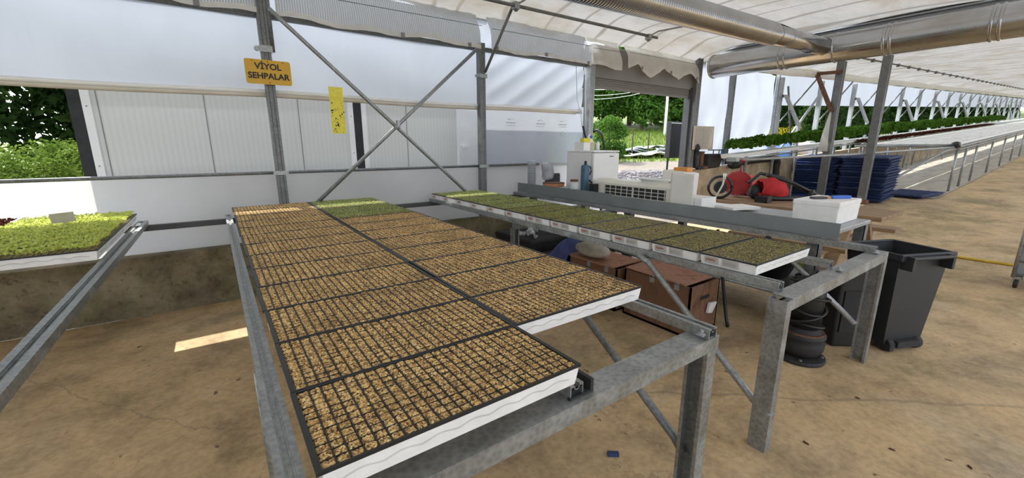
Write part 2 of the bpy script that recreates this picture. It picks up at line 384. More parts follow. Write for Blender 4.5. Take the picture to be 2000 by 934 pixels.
# upper curtain, three bays
def diag(x, z):
    if x < 3.1: return .004 * math.sin(3 * x + 9 * z)
    t = (x - 3.0) * .62 - (z - 1.95) * 1.0
    return .024 * (1 - abs(((t * 3.4) % 1) * 2 - 1)) ** 2
def upper(name, x0, x1, label):
    o = sheet(name, 'film_side', x0, x1, 1.99, 2.76, YW - .03, 120, 24, .006, diag, None); return tag(o, label, 'curtain', 'roll-up side curtains')
cu = empty('side_curtain', (-6, YW - .03, 1.96)); tag(cu, 'long pale roll-up side curtain above the open window strip behind the seed benches', 'curtain')
o = sheet('curtain_film', 'film_side', -6, 4.9, 1.99, 3.09, YW - .03, 260, 24, .006, diag, None); o.parent = cu; o.matrix_parent_inverse = Matrix.Translation((6, -(YW - .03), -1.96))
def sag(x): return 1.975 + .008 * math.sin(2.1 * x) + .01 * math.sin(.9 * x + 1) + .010 * max(0, x - 1)
mb = MB(); mb.tube([(x / 4 + 6, 0, sag(x / 4) - 1.96) for x in range(-24, 20)], .024, 12); mb.build('curtain_roll', 'roll', cu, True)
mb = MB()
def tp(u, v): x = -6 + 10.85 * u; return (x + 6, -.028, sag(x) - 1.96 + .012 + .035 * v)
mb.grid(tp, 120, 1); mb.build('white_hem', 'tape', cu, True, solid=.003)
# rails along the wall
def rail_along(name, z, x0, x1, r, label, y=4.93, sl=0):
    mb = MB(); mb.tube([(x0, y, z), (x1, y, z + sl * (x1 - x0))], r, 10)
    return tag(mb.build(name, 'galv_dark', smooth=True), label, 'rail')
rail_along('wall_rail', 1.225, -6, 4.0, .017, 'dark steel pipe along the sill of the window strip')
mb = MB(); mb.sweep([(-6, 4.945, 2.72), (4.95, 4.945, 2.72)], rect(.035, .05)); mb.box(-6, 4.95, 4.91, 4.93, 2.70, 2.712)
tag(mb.build('wall_rail', 'galv_dark'), 'dark double steel rail along the top of the pale side curtain', 'rail')
mb = MB(); mb.box(-6, 4.3, 4.80, 4.855, .755, .804); tag(mb.build('wall_rail', 'darkgrey'), 'black flat rail across the film skirt just under bench height', 'rail')

# posts on the wall
def wall_post(x, z0, z1, label, w=.085, d=.085, mat='galv_dark', y=4.90):
    r = empty('steel_post', (x, y, z0))
    mb = MB(); mb.sweep([(0, 0, 0), (0, 0, z1 - z0)], [(w / 2, -d / 2), (w / 2, d / 2), (-w / 2, d / 2), (-w / 2, -d / 2), (-w / 4, -d / 2), (-w / 6, -d / 2 + .008), (w / 6, -d / 2 + .008), (w / 4, -d / 2)], up=(0, 1, 0))
    mb.build('post', mat, r)
    return tag(r, label, 'post', 'wall posts')
p = wall_post(.545, .535, 2.95, 'grey steel post carrying the yellow sign')
mb = MB(); mb.tube([(.06, -.03, 1.85), (.06, -.03, 2.6)], .02, 8); mb.build('cable_conduit', 'galv_dark', p, True)
mb = MB(); mb.box(-.055, .055, -.06, -.03, 1.84, 1.90); mb.lathe([(.0, 0), (.022, 0), (.022, .05), (0, .05)], (-.075, -.055, 1.87), 10, 0, 'Y'); mb.build('clamp', 'galv', p)
mb = MB(); mb.box(-.07, .07, -.052, -.04, .67, .71); mb.build('clamp', 'galv', p)
p = wall_post(2.985, .535, 2.78, 'grey steel post between the crossed braces and the white curtain bay')
mb = MB(); mb.box(-.06, .06, -.06, -.03, 1.82, 1.87); mb.lathe([(.0, 0), (.02, 0), (.02, .05), (0, .05)], (-.075, -.055, 1.845), 10, 0, 'Y'); mb.build('clamp', 'galv', p)
mb = MB(); mb.box(-.07, .07, -.052, -.04, .67, .71); mb.build('clamp', 'galv', p)
wall_post(4.99, 0, 2.9, 'grey steel post left of the shutter doorway', .10, .12, 'galv')
p = wall_post(7.93, 0, 3.15, 'dark steel post right of the shutter doorway', .16, .12, 'galv_dark')
wall_post(9.3, 1.08, 3.2, 'dark steel post between the two white plastic sheets', .10, .10, 'galv_dark')
wall_post(11.42, 1.17, 3.15, 'thin steel post at the right edge of the white plastic sheets', .06, .06, 'galv')
# crossed braces
def brace(name, pts, r, label, parent=None, mat='galv', flat=True, cat='brace'):
    mb = MB(); mb.tube(pts, r, 12)
    o = mb.build(name, mat, parent, True)
    if not parent: tag(o, label, cat)
    return o
brace('cross_brace', [(.60, 4.80, 2.76), (.72, 4.80, 2.65), (2.66, 4.80, .91), (2.80, 4.84, .80)], .021, 'steel tube brace running down from the sign post to the right', mat='galv')
br = empty('cross_brace', (0, 0, 0)); tag(br, 'steel tube brace running up to the right towards the roof valance', 'brace')
brace('tube', [(.80, 4.80, .86), (2.93, 4.84, 2.72)], .021, None, br)
mb = MB(); mb.blob((1.775, 4.78, 1.71), (.035, .04, .035), random.Random(3), .1); mb.box(1.765, 1.79, 4.74, 4.79, 1.72, 1.78); mb.build('clamp', 'galv_light', br)
brace('knee_brace', [(3.14, 4.4, 3.12), (3.0, 4.82, 2.42)], .018, 'thin dark knee brace beside the post at the white curtain bay', mat='galv_dark')

# container outside
ct = empty('site_container', (-1.0, 5.585, 0)); tag(ct, 'pale grey panelled site container standing just outside the window strip', 'container')
mb = MB(); mb.box(.1, 5.75, 0, 2.4, .12, 2.58); mb.build('wall_panels', 'panel', ct)
MB().box(-.02, .07, -.03, 2.42, .05, 2.58).build('dark_corner_trim', 'blackmatt', ct); MB().box(2.50, 2.60, -.03, .02, .05, 2.58).build('dark_joint_strip', 'blackmatt', ct)
for x in (.07, 2.44, 2.60): MB().box(x, x + .06, -.035, .0, .05, 2.58).build('light_trim', 'white', ct)
mb = MB()
for x in (.17, .99, 1.88, 3.2, 4.6): MB().box(x, x + .008, -.004, .002, .12, 2.58).build('panel_joint', 'grey', ct)
for x, z in ((.10, 1.85), (.10, 1.3), (2.47, 1.85), (2.47, 1.4)): mb.box(x - .006, x + .006, -.04, -.03, z, z + .012, 1)
mb.build('screws', ['white', 'grey'], ct)
mb = MB(); mb.box(-.02, 5.82, -.005, 2.42, 2.58, 2.62); mb.build('roof', 'grey', ct)
mb = MB(); mb.box(4.00, 4.83, -.03, .0, .15, 2.25); mb.box(3.97, 4.0, -.045, 0, .15, 2.28, 0); mb.box(4.83, 4.86, -.045, 0, .15, 2.28); dr = mb.build('door', 'white', ct)
mb = MB(); mb.box(4.03, 4.06, -.06, -.03, 1.32, 1.5); mb.box(4.03, 4.15, -.09, -.06, 1.46, 1.485); mb.build('handle', 'white', dr)

# roofs: near ceiling, level; far ceiling rises with the slope
def eave(y):
    t = max(0, (y - 4.2) / .78); return -.22 * t * t
mb = MB()
def g(u, v):
    x = -8 + 16.25 * u; y = 4.98 - 8.5 * v
    return (x, y, 3.30 + eave(y) + .012 * math.sin(5 * x + 2 * y) + .015 * math.sin(1.3 * x) * math.sin(2.7 * y) + .02 * math.sin(x * 1.25 * math.pi) ** 8)
mb.grid(g, 160, 140); struct(mb, 'ceiling', 'film_roof', smooth=True)
mb = MB()
def g(u, v):
    x = 8.7 + 75 * u; y = 4.98 - 8.5 * v
    seam = .03 * max(0, math.sin(x * math.pi / .9)) ** 6
    return (x, y, 3.30 + .05 * (x - 9) + eave(y) * .6 - seam + .015 * math.sin(1.3 * x) * math.sin(2.7 * y))
mb.grid(g, 900, 24); struct(mb, 'ceiling_far', 'film_roof', smooth=True)
# end frame girder between roofs
mb = MB(); mb.sweep([(8.3, 4.98, 3.24), (8.3, -9, 3.24)], cprof(.07, .12, .006, .02)); mb.box(8.25, 8.35, 3.9, 4.9, 3.05, 3.17, 1)
struct(mb, 'trim_1', ['galv_light', 'rust'])
mb = MB(); mb.box(8.62, 8.70, -9, 4.98, 3.20, 3.30); struct(mb, 'trim_2', 'galv')
mb = MB(); mb.box(8.24, 8.74, -3.5, 4.98, 3.315, 3.33); struct(mb, 'trim_4', 'galv')
# far side walls / ends that close the house
sheet('wall_front', 'film_side', -8, 80, 0, 3.2, -9, 40, 4, .01, slope=.035)
mb = MB(); mb.grid(lambda u, v: (-6.0, 4.98 - 14 * u, 3.2 * v), 12, 4); struct(mb, 'wall_left', 'film_side')
# far bay upper curtain
sheet('wall_back_far', 'film_side', 11.5, 80, 2.47, 3.20, 4.99, 120, 4, .004, slope=.0485)
# rolled film tube under far eave
mb = MB(); mb.tube([(8.9 + i * .5, 4.42, 3.02 + .05 * (i * .5) + .012 * math.sin(i * 1.3)) for i in range(140)], .085, 12)
tag(mb.build('film_roll', 'net_plain', smooth=True), 'long rolled-up white film hanging under the eave of the far greenhouse', 'film roll')
# thin pipes with clips on the far roof
for (y, x0, zz, lab) in ((3.35, 9.3, 3.2, 'dark pipe with small clips under the far roof near the rolled film'), (1.05, 9.3, 3.22, 'dark pipe with small clips under the far roof behind the big duct')):
    r = empty('roof_pipe', (x0, y, zz)); tag(r, lab, 'pipe')
    mb = MB(); mb.tube([(0, 0, 0), (45, 0, .05 * 45)], .018, 8); mb.build('pipe', 'galv_dark', r, True)
    mb = MB()
    for i in range(40): mb.box(1 + i * .95, 1.05 + i * .95, -.03, .03, .05 * (1 + i * .95) - .04, .05 * (1 + i * .95) + .03)
    mb.build('clips', 'galv_dark', r)
mb = MB(); mb.tube([(5.66, 3.30, 3.26), (6.2, 3.25, 3.25), (6.76, 3.22, 3.26), (6.9, 3.1, 3.24), (7.64, 3.09, 3.23), (8.3, 2.95, 3.2)], .008, 6)
tag(mb.build('ceiling_cable', 'ink', smooth=True), 'thin black cable sagging under the near roof above the ducts', 'cable')
# near purlin rod
r = empty('roof_pipe', (1.2, 4.35, 3.10)); tag(r, 'grey steel pipe hung below the near roof in front of the net valance', 'pipe')
mb = MB(); mb.tube([(0, 0, 0), (4.66, 0, .03)], .02, 10); mb.build('pipe', 'galv_dark', r, True)
mb = MB()
for x in (1.95, 4.45):
    mb.box(x - .04, x + .03, -.035, .035, -.03, .05); mb.tube([(x, 0, .02), (x + .1, -.1, .09), (x + .5, -.5, .17)], .012, 6); mb.blob((x, 0, -.02), (.03, .03, .035), random.Random(2), .2, 8)
mb.build('clamp', 'galv', r)

# net valances
def valance(x0, x1, zb, label, mat='net', ztop=3.12, ragged=0, seed=1, tags=()):
    rs = random.Random(seed); root = empty('net_valance', (x0, 4.80, zb)); L = x1 - x0
    ph = rs.uniform(0, 6)
    def bot(x): return .012 * math.sin(4 * x + ph) + .01 * math.sin(9 * x) + ragged * (abs(((x * 1.3 + ph) % 1) * 2 - 1) - .5)
    def g(u, v):
        x = L * u; z = bot(x) * (1 - v) + (ztop - zb) * v
        return (x, -.02 + .14 * v * v + (.012 + .05 * abs(ragged)) * math.sin(x * 11 + ph) * (1 - v) + .006 * math.sin(x * 37) + .008 * math.sin(v * 9 + x * 3), z)
    MB().grid(g, 160, 16).build('net', mat, root, True)
    def h(u, v):
        x = L * u; p_ = g(u, 0); return (x, p_[1] - .006, p_[2] + .045 * v)
    MB().grid(h, 160, 1).build('hem', 'net_plain', root, True)
    mb = MB()
    for t in tags: q = g((t - x0) / L, 0); mb.box(q[0] - .022, q[0] + .022, q[1] - .016, q[1] - .008, q[2] - .002, q[2] + .046)
    if tags: mb.build('corner_patch', 'grey', root)
    mb = MB(); mb.tube([(.0, -.03, .24), (L, -.03, .26)], .003, 4); mb.build('wire', 'ink', root)
    return tag(root, label, 'net curtain', 'net valances under the eave')
valance(-4, .50, 2.70, 'ribbed white net valance left of the sign post', tags=(-.9, .05))
valance(.66, 2.93, 2.69, 'ribbed white net valance above the crossed braces', tags=(1.9, 2.75), seed=3)
valance(3.08, 4.86, 2.70, 'ribbed white net valance above the creased white curtain bay', tags=(3.15, 4.0, 4.8), seed=5)
valance(4.9, 5.6, 2.70, 'short white net flap hanging over the left end of the shutter', 'net_plain', seed=8)
valance(5.75, 7.86, 2.74, 'crumpled torn net valance hanging over the right of the shutter', 'net_plain', ragged=.16, seed=11, tags=(6.1, 6.9, 7.7))

# shutter door
d = empty('door_1', (5.04, 4.94, 0)); d['kind'] = 'structure'
mb = MB(); mb.box(0, 2.84, -.02, .16, 2.56, 3.05); mb.build('shutter_box', 'shutter', d, bevel=.01)
mb = MB()
for i in range(4): mb.lathe([(.0, 0), (.02, 0), (.02, 2.84), (0, 2.84)], (0, .02, 2.545 - i * .034), 8, 0, 'X')
mb.box(0, 2.84, .01, .04, 2.40, 2.46); mb.build('shutter_curtain', 'shutter', d)
mb = MB(); mb.box(-.06, .0, -.03, .1, 0, 2.6); mb.box(2.74, 2.84, -.03, .1, 0, 2.6); mb.build('side_track', 'darkgrey', d)

# white sheets right of the door
sheet('wall_back_sheet', 'film_window', 8.0, 11.42, .98, 3.15, 4.96, 70, 24, .02, lambda x, z: .02 * math.sin(9 * x + 3 * math.sin(2 * z)))

# ------------------------------------------------------------------ benches
RZ = .845       # top of the rails
def bolt(p, parent):
    mb = MB(); mb.lathe([(0, 0), (.014, 0), (.014, .005), (.007, .006), (.007, .016), (0, .016)], p, 8); mb.box(p[0] - .018, p[0] + .03, p[1] - .014, p[1] + .014, p[2] - .004, p[2]); mb.build('bolt', 'galv_light', parent)
def bench_rail(parent, x, y0, y1, w=.05, mat='galv', z0=.805, z1=.845):
    mb = MB(); h = z1 - z0
    prof = [(-w / 2, 0), (-w / 2 + .004, 0), (-w / 2 + .004, h - .006), (-.006, h - .006), (-.006, h - .016), (.006, h - .016), (.006, h - .006), (w / 2 - .004, h - .006), (w / 2 - .004, 0), (w / 2, 0), (w / 2, h), (.010, h), (.010, h - .012), (-.010, h - .012), (-.010, h), (-w / 2, h)]
    mb.sweep([(x, y0, z0), (x, y1, z0)], prof)
    mb.box(x - w / 2 + .004, x + w / 2 - .004, y0 + .006, y1, z0, z0 + .003)
    return mb.build('rail', mat, parent)
def leg(parent, x, y, h, w=.085, d=.05, rz=0, z0=0, mat='galv_dark', name='leg'):
    mb = MB(); Mx = Matrix.Rotation(rz, 4, 'Z')
    pr = cprof(d, w, .005, .014)
    pr = [tuple((Mx @ Vector((b_, -a, 0))).xy) for a, b_ in pr]
    vs = [(x + a, y + b_, z0) for a, b_ in pr] + [(x + a, y + b_, h) for a, b_ in pr]; n = len(pr)
    mb.add(vs, [(i, (i + 1) % n, (i + 1) % n + n, i + n) for i in range(n)] + [tuple(range(n - 1, -1, -1)), tuple(range(n, 2 * n))])
    return mb.build(name, mat, parent)
# centre bench
b1 = empty('seed_bench', (.75, 2.8, 0)); tag(b1, 'galvanised steel bench in the centre carrying the double column of brown seed trays', 'bench')
b1.location = (0, 0, 0)
for x in (.045, .75, 1.415): bench_rail(b1, x, .715 if x > 1 else (.60 if x < .1 else .74), 4.84)
mb = MB(); mb.sweep([(1.465, .76, .777), (-.02, .76, .777)], cprof(.09, .055, .005, .014)); mb.build('end_beam', 'galv', b1)
mb = MB(); mb.sweep([(.06, 2.8, .777), (1.435, 2.8, .777)], rect(.06, .05)); mb.build('cross_beam', 'galv_dark', b1)
leg(b1, 1.42, .755, .755, .085, .06, R(-90), mat='galv')
for (x, y) in ((.045, .76), (1.40, 2.8)): leg(b1, x, y, .75, .07, .05)
mb = MB(); mb.tube([(.035, 1.43, 0), (.035, 1.43, .80)], .02, 12); mb.build('leg', 'galv', b1, True)
brace('brace', [(1.43, 1.62, .80), (1.43, 1.56, .78), (1.43, .83, .30), (1.43, .79, .255)], .018, None, b1, 'galv_dark')
bolt((1.385, .74, .822), b1)
mb = MB(); mb.box(.80, .812, .735, .80, .805, .845); mb.box(.72, .80, .735, .745, .805, .812); mb.build('end_clip', 'blackmatt', b1)
# right bench
b2 = empty('seed_bench', (0, 0, 0)); tag(b2, 'galvanised steel bench on the right carrying one column of sprouting seed trays', 'bench')
for x, y0 in ((2.19, .80), (2.84, .80), (3.50, .76)): bench_rail(b2, x, y0, 4.86, .055)
mb = MB(); mb.sweep([(3.60, .76, .775), (2.11, .76, .775)], cprof(.09, .06, .005, .014)); mb.build('end_beam', 'galv', b2)
mb = MB(); mb.sweep([(2.19, 3.05, .775), (3.58, 3.05, .775)], rect(.06, .06)); mb.build('cross_beam', 'galv_dark', b2)
leg(b2, 2.075, .755, .80, .085, .055, R(90), mat='galv'); leg(b2, 3.565, .755, .76, .085, .055, R(-90), mat='galv')
for (x, y) in ((2.20, 3.05), (3.55, 3.05)): leg(b2, x, y, .75, .07, .05)
brace('brace', [(2.13, 1.60, .81), (2.12, 1.52, .79), (2.10, .82, .23), (2.10, .78, .20)], .018, None, b2, 'galv')
brace('brace', [(3.54, 1.45, .79), (3.54, .80, .27)], .018, None, b2, 'galv_light')
bolt((2.80, .75, .815), b2); bolt((3.46, .75, .815), b2); bolt((2.055, .72, .22), b2)
# left bench
b3 = empty('seed_bench', (0, 0, 0)); tag(b3, 'galvanised steel bench at the left edge carrying bright green seedling trays', 'bench')
bench_rail(b3, -.585, .3, 4.86, .07); bench_rail(b3, -1.3, .3, 4.86, .05); bench_rail(b3, -2.0, .3, 4.86, .05)
for y in (.7,):
    mb = MB(); mb.sweep([(-2.05, y, .775), (-.56, y, .775)], rect(.06, .05)); mb.build('cross_beam', 'galv_dark', b3)
    if y > 4 or y < 1:
        for x in (-.62, -2.0): leg(b3, x, y, .75, .06, .05)
mb = MB(); mb.box(-.6, -.575, 4.55, 4.65, .845, .852); mb.build('painted_sun_spot', 'tape', b3)  # sunlight on the back end of the rail, put in as a white strip

# grey upright sheet on the right bench
sh = empty('sheet_strip', (3.53, 1.0, .848)); tag(sh, 'long dull grey metal strip standing on edge along the right bench', 'metal strip')
mb = MB(); mb.box(-.002, .002, -.02, 2.05, 0, .115); mb.build('panel', 'strip', sh)
mb = MB(); mb.box(-.002, .002, 2.055, 3.82, 0, .13); mb.build('panel', 'strip', sh)
mb = MB(); mb.box(.002, .05, -.02, 3.82, 0, .004); mb.build('foot_flange', 'strip', sh)

# ------------------------------------------------------------------ trays
TW, TD, TH, TP = .68, .312, .062, .327
NX, NY = 24, 12
def tray_meshes():
    out = {}
    mb = MB()   # foam body, slightly tapered; origin at the corner-centre bottom
    a, b_, c, d_ = .005, TW - .005, .004, TD - .004
    mb.hexa([(a + .008, c + .005, 0), (b_ - .008, c + .005, 0), (b_ - .008, d_ - .005, 0), (a + .008, d_ - .005, 0)], [(a, c, TH - .015), (b_, c, TH - .015), (b_, d_, TH - .015), (a, d_, TH - .015)])
    mb.box(a, b_, c, c + .006, TH - .016, TH - .006); mb.box(a, b_, d_ - .006, d_, TH - .016, TH - .006); mb.box(a, a + .006, c, d_, TH - .016, TH - .006); mb.box(b_ - .006, b_, c, d_, TH - .016, TH - .006)
    def wav(side):
        pts = []
        for i in range(61):
            u = i / 60
            if side == 'front': pts.append((.04 + (TW - .08) * u, .006, .024 + .008 * abs(math.sin(u * 7 * math.pi)) ** 1.3))
            if side == 'right': pts.append((TW - .006, .03 + (TD - .06) * u, .024 + .008 * abs(math.sin(u * 3 * math.pi)) ** 1.3))
        return pts
    mb.tube(wav('front'), .0022, 5, 1); mb.tube(wav('right'), .0022, 5, 1)
    o = mb.build('foam_body', ['foam', 'foamline']); out['foam'] = o.data; bpy.data.objects.remove(o)
    mb = MB()   # black insert: rim and cell walls
    z1 = TH
    rw = .012
    rh = .006
    mb.box(0, TW, 0, rh, z1 - .008, z1); mb.box(0, TW, TD - rh, TD, z1 - .008, z1)
    mb.box(0, rw, rh, TD - rh, z1 - .008, z1); mb.box(TW - rw, TW, rh, TD - rh, z1 - .008, z1)
    cx = (TW - 2 * rw) / NX; cy = (TD - 2 * rh) / NY
    for i in range(1, NX): x = rw + i * cx; mb.box(x - .0014, x + .0014, rh, TD - rh, z1 - .012, z1 - .0015)
    for j in range(1, NY): y = rh + j * cy; mb.box(rw, TW - rw, y - .0010, y + .0010, z1 - .012, z1 - .0022)
    o = mb.build('cell_insert', 'black'); out['insert'] = o.data; bpy.data.objects.remove(o)
    for k in range(3):
        rs = random.Random(40 + k); mb = MB(); sub = 6
        hts = {}
        cell_off = [[rs.uniform(-.0018, .0012) for _ in range(NX)] for _ in range(NY)]
        nu, nv = NX * sub, NY * sub
        def g(u, v):
            i = u * nu; j = v * nv; ci = min(NX - 1, int(i / sub)); cj = min(NY - 1, int(j / sub))
            fu = (i / sub) % 1; fv = (j / sub) % 1
            dome = min(1, 9 * fu * (1 - fu)) * min(1, 9 * fv * (1 - fv))
            z = z1 - .0055 + dome * .0048 + cell_off[cj][ci] * dome + rs.uniform(-.0013, .0015)
            return (rw + (TW - 2 * rw) * u, rh + (TD - 2 * rh) * v, z)
        mb.grid(g, nu, nv); o = mb.build('substrate', 'verm'); out['fill%d' % k] = o.data; bpy.data.objects.remove(o)
        o = mb.build('substrate', 'soil'); out['soil%d' % k] = o.data; bpy.data.objects.remove(o)
    def seed(name, mat, per, size, h, spread, key, prob=1.0, up=.5):
        for k in range(2):
            rs = random.Random(90 + k); mb = MB()
            for j in range(NY):
                for i in range(NX):
                    if rs.random() > prob: continue
                    ox = rw + (i + .5) * cx + rs.uniform(-.2, .2) * cx; oy = rh + (j + .5) * cy + rs.uniform(-.2, .2) * cy; hh = h * rs.uniform(.6, 1.25)
                    for q in range(per):
                        a_ = rs.uniform(0, 6.283); l = size * rs.uniform(.7, 1.3); wd = l * .55; el = rs.uniform(-.1, up)
                        dx, dy = math.cos(a_), math.sin(a_); bx, by = ox + dx * spread * rs.random(), oy + dy * spread * rs.random(); z0 = z1 - .004 + hh
                        ex, ey, ez = bx + dx * l, by + dy * l, z0 + l * el
                        mx, my, mz = bx + dx * l * .55, by + dy * l * .55, z0 + l * el * .75 + l * .08
                        mb.add([(bx, by, z0 - .3 * hh), (mx - dy * wd / 2, my + dx * wd / 2, mz), (ex, ey, ez), (mx + dy * wd / 2, my - dx * wd / 2, mz)], [(0, 1, 2, 3)])
            o = mb.build(name, mat); out['%s%d' % (key, k)] = o.data; bpy.data.objects.remove(o)
    seed('seedlings', 'leaf_bright', 6, .018, .028, .008, 'bright')
    seed('seedlings', 'leaf_mid', 4, .010, .010, .006, 'mid')
    seed('seedlings', 'leaf_olive', 4, .011, .008, .005, 'olive', .95)
    seed('seedlings', 'leaf_olive', 3, .009, .005, .005, 'sprout', .8)
    seed('lettuce_leaves', 'leaf_red', 6, .022, .03, .009, 'red')
    return out
TM = tray_meshes()
def part(data, name, parent, kind=None, loc=None):
    o = bpy.data.objects.new(name, data); COL.objects.link(o); o.parent = parent
    if loc: o.location = loc
    if kind: o['kind'] = kind
    return o
tcount = 0
def tray(x, y, z, label, group, fill='fill', seedk=None, rz=0):
    global tcount; tcount += 1
    t = empty('seed_tray', (x, y, z), rz); tag(t, label, 'seed tray', group)
    part(TM['foam'], 'foam_body', t); part(TM['insert'], 'cell_insert', t)
    part(TM['%s%d' % (fill, tcount % 3)], 'substrate', t, 'stuff')
    if seedk: part(TM['%s%d' % (seedk, tcount % 2)], 'lettuce_leaves' if seedk == 'red' else 'seedlings', t, 'stuff')
    return t
rj = random.Random(5)
for i in range(13):
    tray(.078 + rj.uniform(-.004, .004), .735 + i * .3165, RZ + (.0 if i else .001), 'brown seed tray, centre bench, left column, %s from the front' % nth(i), 'centre bench, left column of trays', rz=R(rj.uniform(-.25, .25)))
for i in range(12):
    g_ = i >= 8
    tray(.765 + rj.uniform(-.003, .003), 1.052 + i * .3165, RZ, ('green seedling tray' if g_ else 'brown seed tray') + ', centre bench, right column, %s from the front' % nth(i), 'centre bench, right column of trays', seedk='mid' if g_ else None, fill='soil' if g_ else 'fill', rz=R(rj.uniform(-.2, .2)))
rs = random.Random(12)
for i in range(12):
    k = 'bright' if i > 12 else ('mid' if i > 6 else ('olive' if i > 3 else 'sprout'))
    desc = {'mid': 'bright green tray of seedlings', 'olive': 'olive green sprouting tray', 'sprout': 'brown tray of tiny sprouts'}[k]
    t = tray(2.185, .92 + i * TP, RZ, '%s, right bench, %s from the front' % (desc, nth(i)), 'right bench trays', 'soil', k)
    # taped paper labels with red pencil scribbles on the side face
    mb = MB()
    for (a, b_) in ((.03, .11),) + (((.13, .22),) if i < 6 else ()):
        mb.add([(.0052, TD - a, .012), (.0052, TD - b_, .012), (.0022, TD - b_, .050), (.0022, TD - a, .050)], [(0, 1, 2, 3), (3, 2, 1, 0)])
    lb = mb.build('paper_label', 'paper', t)
    mb = MB(); n = 26; pts = []
    for q in range(n): pts.append((.0012, TD - .038 - q * .0022, .031 + (.007 if q % 2 else -.004) * rs.uniform(.4, 1)))
    mb.tube(pts, .0011, 3); mb.build('handwriting', 'redink', lb)
    if i < 6:
        mb = MB(); pts = [(.0015, TD - .14 - q * .003, .030 + .006 * math.sin(q * 1.7) * rs.uniform(.4, 1)) for q in range(22)]
        mb.tube(pts, .0008, 3); mb.build('pencil_note', 'greyink', lb)
for c_ in range(2):
    for i in range(5):
        if c_ == 1 and i > 3: continue
        tray(-.615 - TW * (c_ + 1) - .01 * c_, 3.27 + i * .3165, RZ + .006, 'light green seedling tray, left bench, %s row from the front, %s column' % (nth(i), 'right' if c_ == 0 else 'left'), 'left bench green trays', 'soil', 'bright')
tray(-1.99, 4.54, RZ + .006, 'dark red lettuce seedling tray at the back of the left bench', None, 'soil', 'red')
cdm = empty('plant_marker', (-.94, 4.28, .90)); tag(cdm, 'blank beige card marker standing among the light green seedlings', 'plant marker')
mb = MB(); mb.box(-.063, .063, -.001, .001, .055, .125, M_=Matrix.Rotation(R(-4), 4, 'Y')); mb.build('card', 'card', cdm)
mb = MB(); mb.box(-.008, .008, -.0012, .0012, -.005, .06); mb.build('stake', 'card', cdm)

# ------------------------------------------------------------------ sign and sticky trap
def text_mesh(txt, size, name, mat, parent, loc, rot, extrude=.001, bold=0):
    cu_ = bpy.data.curves.new(name, 'FONT'); cu_.body = txt; cu_.size = size; cu_.align_x = 'CENTER'; cu_.align_y = 'CENTER'; cu_.extrude = extrude; cu_.offset = bold
    tmp = bpy.data.objects.new(name + '_t', cu_); COL.objects.link(tmp)
    dg = bpy.context.evaluated_depsgraph_get(); me = bpy.data.meshes.new_from_object(tmp.evaluated_get(dg)); me.name = name
    bpy.data.objects.remove(tmp); me.materials.clear(); me.materials.append(M[mat])
    o = bpy.data.objects.new(name, me); COL.objects.link(o); o.parent = parent; o.location = loc; o.rotation_euler = rot; return o
sg = empty('sign', (.538, 4.80, 2.075)); tag(sg, 'yellow rectangular sign with two lines of black capitals on the left post', 'sign')
mb = MB(); pts = []; W2, H2, rr = .193, .111, .02
for cxx, cyy, a0 in ((W2 - rr, -H2 + rr, -90), (W2 - rr, H2 - rr, 0), (-W2 + rr, H2 - rr, 90), (-W2 + rr, -H2 + rr, 180)):
    for q in range(5): a = R(a0 + q * 22.5); pts.append((cxx + rr * math.cos(a), cyy + rr * math.sin(a)))
n = len(pts)
mb.add([(x, 0, z + .11) for x, z in pts] + [(x, .004, z + .11) for x, z in pts], [tuple(range(n)), tuple(range(2 * n - 1, n - 1, -1))] + [(i, i + n, (i + 1) % n + n, (i + 1) % n) for i in range(n)])
mb.build('plate', 'yellow', sg)
text_mesh('VİYOL', .075, 'lettering', 'ink', sg, (0, -.002, .158), (R(90), 0, 0), bold=.0022)
text_mesh('SEHPALAR', .075, 'lettering', 'ink', sg, (0, -.002, .072), (R(90), 0, 0), bold=.0022)
mb = MB()
for z in (.015, .205): mb.lathe([(0, 0), (.006, 0), (.006, .003), (0, .003)], (0, -.003, z), 8, 0, 'Y')
for x in (-.13, .13): mb.lathe([(0, 0), (.005, 0), (.005, .003), (0, .003)], (x, -.003, .207), 8, 0, 'Y')
mb.build('screw', 'rust', sg)
tr = empty('sticky_trap', (1.065, 4.5, 1.615)); tag(tr, 'yellow sticky insect trap speckled with black, hanging in front of the window strip', 'insect trap')
mb = MB(); mb.box(-.066, .066, -.001, .001, 0, .445); mb.build('card', 'trap', tr)
mb = MB(); rt = random.Random(4)
for i in range(75):
    x = rt.uniform(-.06, .06); z = rt.uniform(.01, .36); s = rt.choice([.002, .0025, .004, .007]) if z < .3 else .002
    mb.lathe([(0, 0), (s, 0), (s * .6, .002), (0, .002)], (x, -.003, z), 6, 0, 'Y')
mb.build('insects', 'ink', tr); pass
mb = MB(); mb.tube([(0, 0, .42), (.0, 0, .70), (.02, .27, .80)], .0015, 4); mb.lathe([(0, 0), (.006, 0), (.006, .001), (0, .001)], (0, -.002, .41), 8, 0, 'Y', ); mb.build('string', 'tape', tr)

